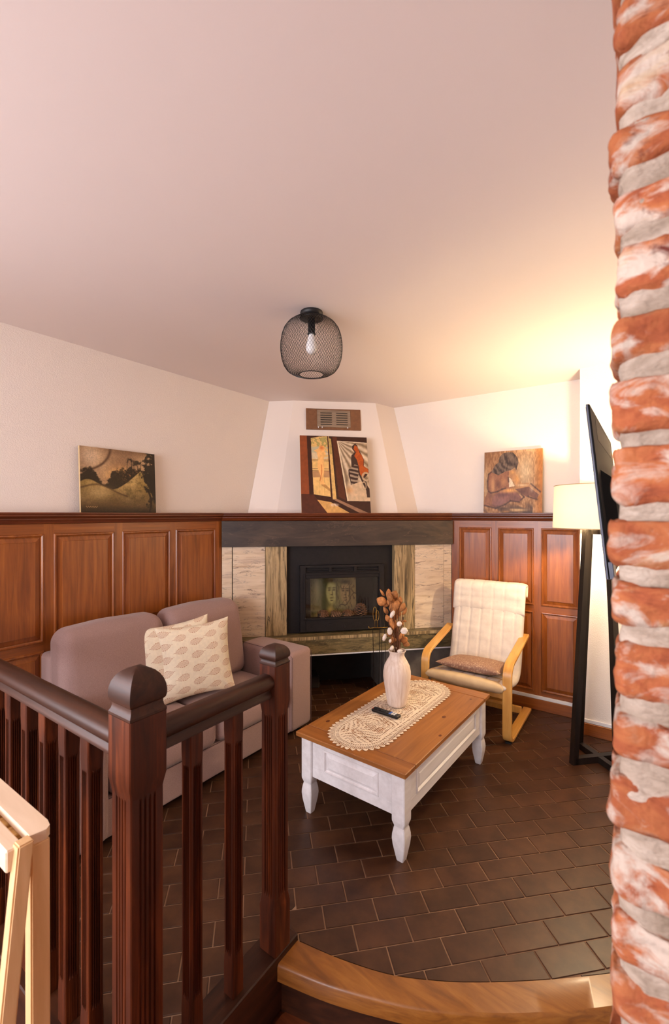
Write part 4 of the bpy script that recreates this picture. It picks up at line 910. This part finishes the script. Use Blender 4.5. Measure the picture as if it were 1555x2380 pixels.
leaves = [(886, 1402, .055, .022, -.9, .35), (890, 1385, .05, .006, -.6, .9), (903, 1383, .055, .013, .05, 1), (915, 1388, .05, .020, .35, .8), (908, 1402, .05, .018, -.2, 1), (897, 1410, .05, .014, -.8, -.3), (921, 1408, .055, .017, .2, .9), (934, 1412, .055, .012, .5, .8),
          (913, 1425, .05, .013, .0, 1), (925, 1432, .05, .018, .3, .6), (897, 1425, .045, .010, -.5, .8), (918, 1440, .045, .015, .1, 1), (906, 1478, .035, .014, -.4, .6), (940, 1448, .014, .010, .3, 1), (922, 1470, .04, .010, .0, 1), (913, 1490, .038, .014, -.2, .7), (937, 1493, .045, .019, .8, .4), (943, 1502, .04, .015, .8, -.3), (925, 1500, .04, .014, .2, 1), (902, 1470, .03, .008, -.5, 1), (930, 1480, .05, .008, .4, 1), (917, 1455, .05, .008, .1, 1), (928, 1420, .06, .008, .3, 1), (910, 1450, .06, .008, -.2, 1), (905, 1392, .05, .014, -.3, 1), (918, 1398, .05, .016, .5, .6), (911, 1415, .05, .016, .3, .9), (930, 1400, .05, .012, .2, 1), (938, 1425, .05, .008, .5, 1), (900, 1440, .04, .012, -.4, .8), (915, 1462, .04, .014, .2, .8), (908, 1448, .05, .010, -.1, 1), (932, 1455, .03, .014, .6, .5), (920, 1485, .04, .014, .3, .8), (910, 1497, .04, .012, -.4, .8), (936, 1483, .035, .012, .6, .7)]
for k, (px, py, ln, wd, a, b) in enumerate(leaves):
    dd = random.uniform(-.03, .03); p = vp(px, py, dd); dv = rt*a+Vector((0, 0, b))+fw*random.uniform(-.4, .4); leafobj(p, ln*1.2, wd*1.35, dv, fw+Vector((0, 0, .1)))
    if k % 2 == 0: stem(p-dv.normalized()*ln*.4, dd)
def blossom(px, py, rx, rz, dd=-.045):
    p = vp(px, py, dd); o = None; bm = B()
    for k in range(3):
        r = 1-.28*k
        for j in range(6):
            a = 2*PI*(j/6)+k*.5; cc = Vector((math.cos(a)*rx*.35*r, -.003*k, math.sin(a)*rz*.35*r)); q = bmesh.ops.create_icosphere(bm, subdivisions=1, radius=1)
            for v in q['verts']: v.co = Vector((cc.x+v.co.x*rx*.55*r, cc.y+v.co.y*rx*.45*r, cc.z+v.co.z*rz*.55*r))
    o = obj('blossom', bm, M['petal'], bq, smooth=True, loc=p, rot=(0, random.uniform(-.5, .5), YAW)); stem(p+fw*.01, dd)
for b_ in [(909, 1427, .015, .030), (925, 1449, .019, .019), (903, 1466, .019, .028), (936, 1465, .027, .025), (891, 1480, .014, .028), (908, 1504, .013, .018), (926, 1511, .021, .013), (904, 1488, .010, .014)]: blossom(*b_)
for k in range(10):
    p = vp(random.uniform(905, 935), random.uniform(1380, 1440), random.uniform(-.02, .03)); stem(p, 0)
# remote
rmA = Vector((1.580, -.786, 0)); rmB = Vector((1.794, -.794, 0)); rc = (rmA+rmB)/2
rmt = thing('remote_control', 'slim black remote control lying on the lace beside the vase', 'remote control', (rc.x+.004, rc.y-.012, ZT+.0035), math.radians(-3))
obj('body', bx(-.088, .088, -.021, .021, 0, .017, bev=.005, seg=3), M['black_gloss'], rmt, smooth=False)
kb = B()
for i in range(13):
    for j in range(3):
        if i in (4, 5, 6) or i > 9: continue
        x = -.076+i*.0105; lathe([(.0034, .0168), (.0032, .0183)], 10, kb, center=(x, -.011+j*.011))
obj('button_keys', kb, M['remote_key'], rmt); kb = B()
for k in range(24):
    a = 2*PI*k/24
ring_ = lathe([(.012, .0168), (.012, .0185), (.0065, .0185), (.0065, .0168)], 20, center=(-.021, 0), caps=False); obj('navigation_ring', ring_, M['remote_key'], rmt)
obj('power_key', lathe([(.004, .0168), (.0036, .0186)], 10, center=(-.081, -.011)), M['key_red'], rmt)
for x, m in ((.032, 'key_blue'), (.046, 'key_white'), (.060, 'key_white')):
    for y in (-.009, .009): obj('app_key', bx(x-.0055, x+.0055, y-.007, y+.007, .0165, .0185, bev=.0008), M[m], rmt)

# ------------------------------------------------------------------ armchair
ch = thing('armchair', 'cream cushioned cantilever armchair with bent birch frame beside the fireplace', 'armchair', (1.830, 0, 0))
FWD = .062; half = .335-FWD/2
path = bezier_round([Vector((0, .74, .035)), Vector((0, .12, .022)), Vector((0, .125, .535)), Vector((0, .66, .645))], [0, .075, .085, 0], 8)
for s_ in (-1, 1):
    bm = strip([Vector((s_*half, p.y, p.z)) for p in path], FWD, .024); obj('side_frame', bm, M['birch'], ch, auto=40)
    obj('glide', bx(s_*half-.02, s_*half+.02, .15, .19, -.0005, .012), M['black'], ch)
obj('glide', bx(half-.02, half+.02, .68, .72, 0.0005, .022), M['black'], ch); obj('glide', bx(-half-.02, -half+.02, .68, .72, 0.0005, .022), M['black'], ch)
obj('cross_rail', bx(-half+.03, half-.03, .30, .36, .20, .222, bev=.004), M['birch'], ch)
obj('cross_rail', bx(-half+.03, half-.03, .155, .175, .30, .34, bev=.004), M['birch'], ch)
obj('cross_rail', bx(-half+.02, half-.02, .62, .642, .03, .085, bev=.004), M['birch'], ch)
# bent seat carrier
sp_ = bezier_round([Vector((0, .13, .345)), Vector((0, .56, .27)), Vector((0, .755, 1.02))], [0, .12, 0], 8)
for s_ in (-1, 1): obj('seat_support', strip([Vector((s_*.235, p.y, p.z)) for p in sp_], .035, .018), M['birch'], ch, auto=40)
link1 = B(); [box(link1, s_*half-.012 if s_ < 0 else s_*half-.036, s_*half+.036 if s_ < 0 else s_*half+.012, .29, .345, .215, .33) for s_ in ()]
def cushion_sweep(pth, width, th, seams, bulge=.008, seed=0, nx=64, ends=True):
    rings = []; n = len(pth)
    for i, p in enumerate(pth):
        t_ = (pth[min(i+1, n-1)]-pth[max(i-1, 0)]).normalized(); nn = Vector((0, -t_.z, t_.y)); e = min(i, n-1-i)
        k = min(1, .35+.65*math.sqrt(min(1, e/2.5))) if ends else 1; h = th/2*k; ring = []
        for sd in (1, -1):
            for j in range(nx+1):
                u = -1+2*j/nx; u = u if sd > 0 else -u; x = u*width/2
                prof = (1-abs(u)**14)**.5 if abs(u) < 1 else 0
                q = 1-.17*sum(math.exp(-((u-s)/.022)**2) for s in seams) if seams else 1
                wob = mnoise.noise(Vector((x*7+seed, i*.35, sd)))*.004+mnoise.noise(Vector((x*2, i*1.1+seed, sd)))*.003
                ring.append(Vector((x, p.y, p.z))+nn*(sd*(h*(.25+.75*prof)*q+wob*prof+bulge*prof*(1-u*u))))
        rings.append(ring)
    bm = loft(rings); bmesh.ops.remove_doubles(bm, verts=bm.verts, dist=1e-5); return bm
def resample(p, n):
    d = [0]
    for a, b in zip(p, p[1:]): d.append(d[-1]+(b-a).length)
    out = []
    for k in range(n):
        s = d[-1]*k/(n-1); i = max(j for j in range(len(d)) if d[j] <= s+1e-9); i = min(i, len(p)-2); out.append(p[i].lerp(p[i+1], (s-d[i])/max(1e-9, d[i+1]-d[i])))
    return out
cp = resample(bezier_round([Vector((0, .10, .398)), Vector((0, .52, .325)), Vector((0, .710, 1.000))], [0, .13, 0], 10), 60)
se = (-.78, -.47, -.16, .16, .47, .78)
bm = cushion_sweep(cp, .565, .065, se, seed=1); cu = obj('back_cushion', bm, M['cream_fabric'], ch, smooth=True); cu.location.x = .018
sfp = resample(bezier_round([Vector((0, .085, .392)), Vector((0, .33, .352)), Vector((0, .46, .333))], [0, .1, 0], 6), 26)
obj('seat_cushion', cushion_sweep(sfp, .572, .074, (), seed=7), M['tan_fabric'], ch, smooth=True)
# horizontal stitches and headrest flap
hp_ = resample([Vector((0, .662-.030, .800)), Vector((0, .705-.043, 1.00)), Vector((0, .715, 1.062)), Vector((0, .75, 1.03)), Vector((0, .735, .93))], 26)
hp_ = resample(bezier_round(hp_[:1]+[Vector((0, .668, 1.020)), Vector((0, .762, 1.025))]+hp_[-1:], [0, .03, .03, 0], 6), 28)
obj('headrest', cushion_sweep(hp_, .578, .034, se, seed=4, bulge=.002), M['cream_fabric'], cu, smooth=True)
# brown patterned seat cushion, resting on the chair
def damask(u, v, *a):
    base = np.ones(u.shape+(3,))*np.array([150, 116, 100]); n1 = fbm(u, v, 6, 91); n2 = fbm(u, v, 14, 95, 2)
    k = np.sin(n1*34+np.sin(u*22)*1.2+np.sin(v*20)*1.2); out = mix(base, soft(np.abs(k), 0, .35) < .6, (206, 180, 152), .9); k2 = np.sin(n2*30); return mix(out, np.abs(k2) < .2, (190, 160, 134), .6)
_lp = leafprint; leafprint = damask
sc2 = pillow('flat brown pillow with a pale swirling pattern lying on the cream armchair seat', (1.845, .335, .448), (0, 0, 0), (0, 0), size=.48, T=.050, nx=260)
leafprint = _lp
sc2.name = 'seat_pillow'; del sc2['group']
sc2.rotation_euler = (-PI/2-.165, 0, .02)
for k in sc2.children: k.scale = (1, 1, .90)

# ------------------------------------------------------------------ floor lamp
LX0, LY0 = 2.667, .262
lm = thing('floor_lamp', 'lit floor lamp with four black wooden uprights and a cream drum shade', 'lamp', (LX0, LY0, 0), YAW+math.radians(10))
R0, R1, zt = .180, .085, 1.50; h_ = .0185
for k, (cx, cy) in enumerate(((-1, 0), (1, 0), (0, 1), (0, -1))):
    R0_ = R0*(.78 if cx > 0 else 1)
    rings = [[(cx*r+a*h_, cy*r+b*h_, z) for a, b in ((-1, -1), (1, -1), (1, 1), (-1, 1))] for r, z in ((R0_, .0), (R1, zt))]
    obj('upright', loft(rings), M['black_wood'], lm)
    bb = B(); x0, x1 = sorted((0, cx*R0_)) if cx else (-h_, h_); y0, y1 = sorted((0, cy*R0_)) if cy else (-h_, h_); box(bb, x0, x1, y0, y1, .0 if cx else .001, .042 if cx else .041); obj('base_bar', bb, M['black_wood'], lm)
tp = B(); box(tp, -R1, R1, -h_, h_, zt-.03, zt); box(tp, -h_, h_, -R1, R1, zt-.031, zt-.001); obj('top_cross', tp, M['black_wood'], lm)
shd = loft([[(r*math.cos(2*PI*i/64), r*math.sin(2*PI*i/64), z) for i in range(64)] for r, z in ((.268, 1.508), (.258, 1.788))], caps=False); sh = obj('lampshade', shd, M['shade'], lm, smooth=True)
for r, z in ((.268, 1.509), (.258, 1.787)):
    obj('shade_trim', tube([(r*math.cos(2*PI*i/64), r*math.sin(2*PI*i/64), z) for i in range(65)], .0025, 6), M['canvas_edge'], sh, smooth=True)
so = B(); lathe([(.014, 1.49), (.014, 1.528)], 16, so)
for a in (0, 2*PI/3, 4*PI/3): tube([(.012*math.cos(a), .012*math.sin(a), 1.52), (.258*math.cos(a), .258*math.sin(a), 1.775)], .002, 6, so)
obj('socket', so, M['black'], lm, smooth=True)
obj('bulb', lathe([(.004, 1.525), (.012, 1.53), (.022, 1.555), (.022, 1.575), (.014, 1.592), (.001, 1.598)], 20), M['lit_bulb'], lm, smooth=True)
ld = bpy.data.lights.new('lamp_glow', 'POINT'); ld.energy = LAMP_POWER; ld.color = LAMP_COL; ld.shadow_soft_size = .03
lo_ = bpy.data.objects.new('lamp_glow', ld); COL.objects.link(lo_); lo_.location = (LX0, LY0, 1.64)

# ------------------------------------------------------------------ television on a wall arm
TVW, TVH = .95, .566
tv = thing('television', 'flat black television seen edge-on, tilted down on a wall arm beside the brick pier', 'television', (2.831, -1.43, 1.393)); tv.rotation_euler = (0, -math.radians(5.9), 0)
obj('screen', bx(-.004, -.0005, .006, TVW-.006, .012, TVH-.006), M['black_gloss'], tv)
shl = B(); box(shl, 0, .0085, 0, TVW, 0, TVH, bev=.0015); sh_ = obj('back_shell', shl, M['tvback'], tv)
obj('edge_trim', bx(-.002, .0040, -.0035, 0.0, 0, TVH, bev=.001), M['tvedge_lit'], tv)
bmx = B(); P0 = [(.0085, .12, .02), (.0085, TVW-.12, .02), (.0085, TVW-.12, .36), (.0085, .12, .36)]; P1 = [(.040, .17, .05), (.040, TVW-.17, .05), (.040, TVW-.17, .33), (.040, .17, .33)]; loft([P0, P1], bmx); obj('electronics_cover', bmx, M['tvback'], sh_)
for k in range(26):
    y = .16+k*.025; obj('vent_slot', bx(.0084, .0095, y, y+.014, .47, .545), M['black'], sh_)
obj('bottom_edge', bx(-.004, .02, 0, .10, -.001, .055, bev=.002), M['tvedge_lit'], tv)
ar_ = B(); box(ar_, .04, .205, TVW/2-.03, TVW/2+.03, .17, .23); box(ar_, .04, .05, TVW/2-.1, TVW/2+.1, .1, .3); obj('wall_arm', ar_, M['black'], tv)

# ------------------------------------------------------------------ ceiling light
cp_ = thing('ceiling_light', 'black wire mesh ceiling light with an unlit bulb, above the seating area', 'lamp', (1.484, -1.235, CZ))
obj('canopy', lathe([(.058, -.0005), (.060, -.006), (.058, -.020), (.050, -.024), (.048, -.026)], 40), M['black'], cp_, smooth=True)
pr_ = [(.056, -.034), (.075, -.038), (.100, -.048), (.125, -.066), (.144, -.092), (.156, -.125), (.1625, -.165), (.163, -.205), (.158, -.245), (.146, -.282), (.128, -.308), (.105, -.322), (.083, -.328), (.064, -.330)]
sl = [0]
for a, b in zip(pr_, pr_[1:]): sl.append(sl[-1]+math.hypot(a[0]-b[0], a[1]-b[1]))
def rp(t_):
    s = t_*sl[-1]; i = max(j for j in range(len(sl)) if sl[j] <= s+1e-9); i = min(i, len(pr_)-2); k = (s-sl[i])/(sl[i+1]-sl[i]); return pr_[i][0]*(1-k)+pr_[i+1][0]*k, pr_[i][1]*(1-k)+pr_[i+1][1]*k
wm = B(); NW = 66; NS = 44
for dr in (1, -1):
    for k in range(NW):
        pts = []
        for i in range(NS+1):
            r, z = rp(i/NS); a = 2*PI*k/NW+dr*(i/NS)*1.75; pts.append((r*math.cos(a), r*math.sin(a), z))
        tube(pts, .00075, 3, wm, caps=False)
obj('wire_shade', wm, M['black'], cp_)
rg = B()
for r, z in ((.057, -.034), (.064, -.330)): tube([(r*math.cos(2*PI*i/40), r*math.sin(2*PI*i/40), z) for i in range(41)], .0022, 6, rg)
obj('shade_ring', rg, M['black'], cp_)
obj('mesh_collar', lathe([(.050, -.030), (.058, -.034), (.058, -.038), (.050, -.040)], 36), M['black'], cp_, smooth=True)
obj('bulb_socket', lathe([(.019, -.03), (.019, -.112), (.021, -.114), (.021, -.118), (.015, -.118)], 24), M['black'], cp_, smooth=True)
obj('bulb', lathe([(.013, -.116), (.016, -.125), (.021, -.145), (.027, -.170), (.030, -.185), (.028, -.203), (.018, -.217), (.002, -.223)], 24), M['bulb'], cp_, smooth=True)

# ------------------------------------------------------------------ fireside tool stand
ts = thing('fireside_tool_set', 'slender iron fireside tool stand with brass loop handles in front of the hearth', 'fire tools', (1.085, .150, 0), YAW)
obj('base', lathe([(.0, .0), (.075, 0), (.075, .008), (.02, .016), (.006, .02)], 28, caps=False), M['iron'], ts, smooth=True)
tl = B()
for x in (-.035, .022): tube([(x*.6, .0, .015), (x, 0, .65)], .0032, 6, tl)
obj('pole', tl, M['iron'], ts); cr = tube([(-.055, 0, .650), (-.03, 0, .655), (.02, 0, .655), (.09, .0, .660)], .0035, 6); obj('cross_bar', cr, M['brass'], ts, smooth=True)
def loop(name, x, z0, z1, wd, m):
    pts = [(x, -.004, z0)]
    for i in range(13):
        a = -PI/2+2*PI*i/12; zc = (z0+.06+z1)/2; pts.append((x+wd*math.cos(a)*(1 if True else 1), -.004, zc+(z1-z0-.06)/2*math.sin(a)))
    obj(name, tube(pts, .0022, 6), m, ts, smooth=True)
loop('brass_handle', -.018, .655, .83, .016, M['brass']); loop('brass_handle', .002, .655, .80, .014, M['brass'])
for x in (.045, .075): obj('tool_rod', tube([(x, .01, .05), (x-.004, .01, .45), (x-.02, .01, .82)], .0026, 6), M['iron'], ts, smooth=True)
obj('hook', tube([(-.055, 0, .650), (-.068, -.01, .655), (-.07, -.012, .668)], .004, 6), M['brass'], ts, smooth=True)

# ------------------------------------------------------------------ beech stool at the lower left
SZ = .945
stl = thing('folding_stool', 'light beech stool with a woven seat and splayed legs, in front of the balustrade', 'stool', (1.90, -2.66, -.18))
def loc(x, y, z): return (x-1.90, y+2.66, z+.18)
def quad(pts, z0, z1): return prism([(x-1.90, y+2.66) for x, y in pts], z0+.18, z1+.18)
def beam(p0, p1, w_, d_, name, m='beech'):
    a, b = Vector(loc(*p0)), Vector(loc(*p1)); rings = [[c+Vector((sx*w_/2, sy*d_/2, 0)) for sx, sy in ((-1, -1), (1, -1), (1, 1), (-1, 1))] for c in (a, b)]
    bm = loft(rings); bmesh.ops.bevel(bm, geom=list(bm.edges), offset=.003, segments=2, affect='EDGES'); return obj(name, bm, M[m], stl)
bmq = quad([(1.40, -2.662), (1.888, -2.660), (1.908, -2.664), (1.917, -2.674), (1.912, -2.702), (1.40, -2.700)], SZ-.020, SZ); obj('seat_rail', bmq, M['beech_lit'], stl)
beam((1.902, -2.685, SZ-.020), (1.902, -2.682, -.178), .032, .036, 'leg'); beam((1.919, -2.716, SZ+.002), (2.015, -2.860, -.178), .028, .028, 'leg')
beam((1.44, -2.700, SZ-.020), (1.44, -2.690, -.178), .034, .038, 'leg'); beam((1.42, -2.742, SZ+.002), (1.36, -2.905, -.178), .030, .030, 'leg')
bmq = quad([(1.932, -2.758), (1.44, -2.758), (1.44, -2.795), (1.945, -2.795)], SZ-.045, SZ-.004); 
rt_ = B(); box(rt_, 1.42-1.90, 1.915-1.90, -2.745+2.66, -2.715+2.66, SZ-.050+.18, SZ-.006+.18, bev=.003); obj('front_rail', rt_, M['beech_lit'], stl)
for k in range(8): obj('rush_strand', bx(1.46-1.90+k*.05, 1.50-1.90+k*.05, -2.712+2.66, -2.715+2.70, SZ-.034+.18, SZ-.022+.18, bev=.002), M['rush'], stl)
beam((1.46, -2.742, .30), (1.885, -2.742, .30), .03, .03, 'stretcher')
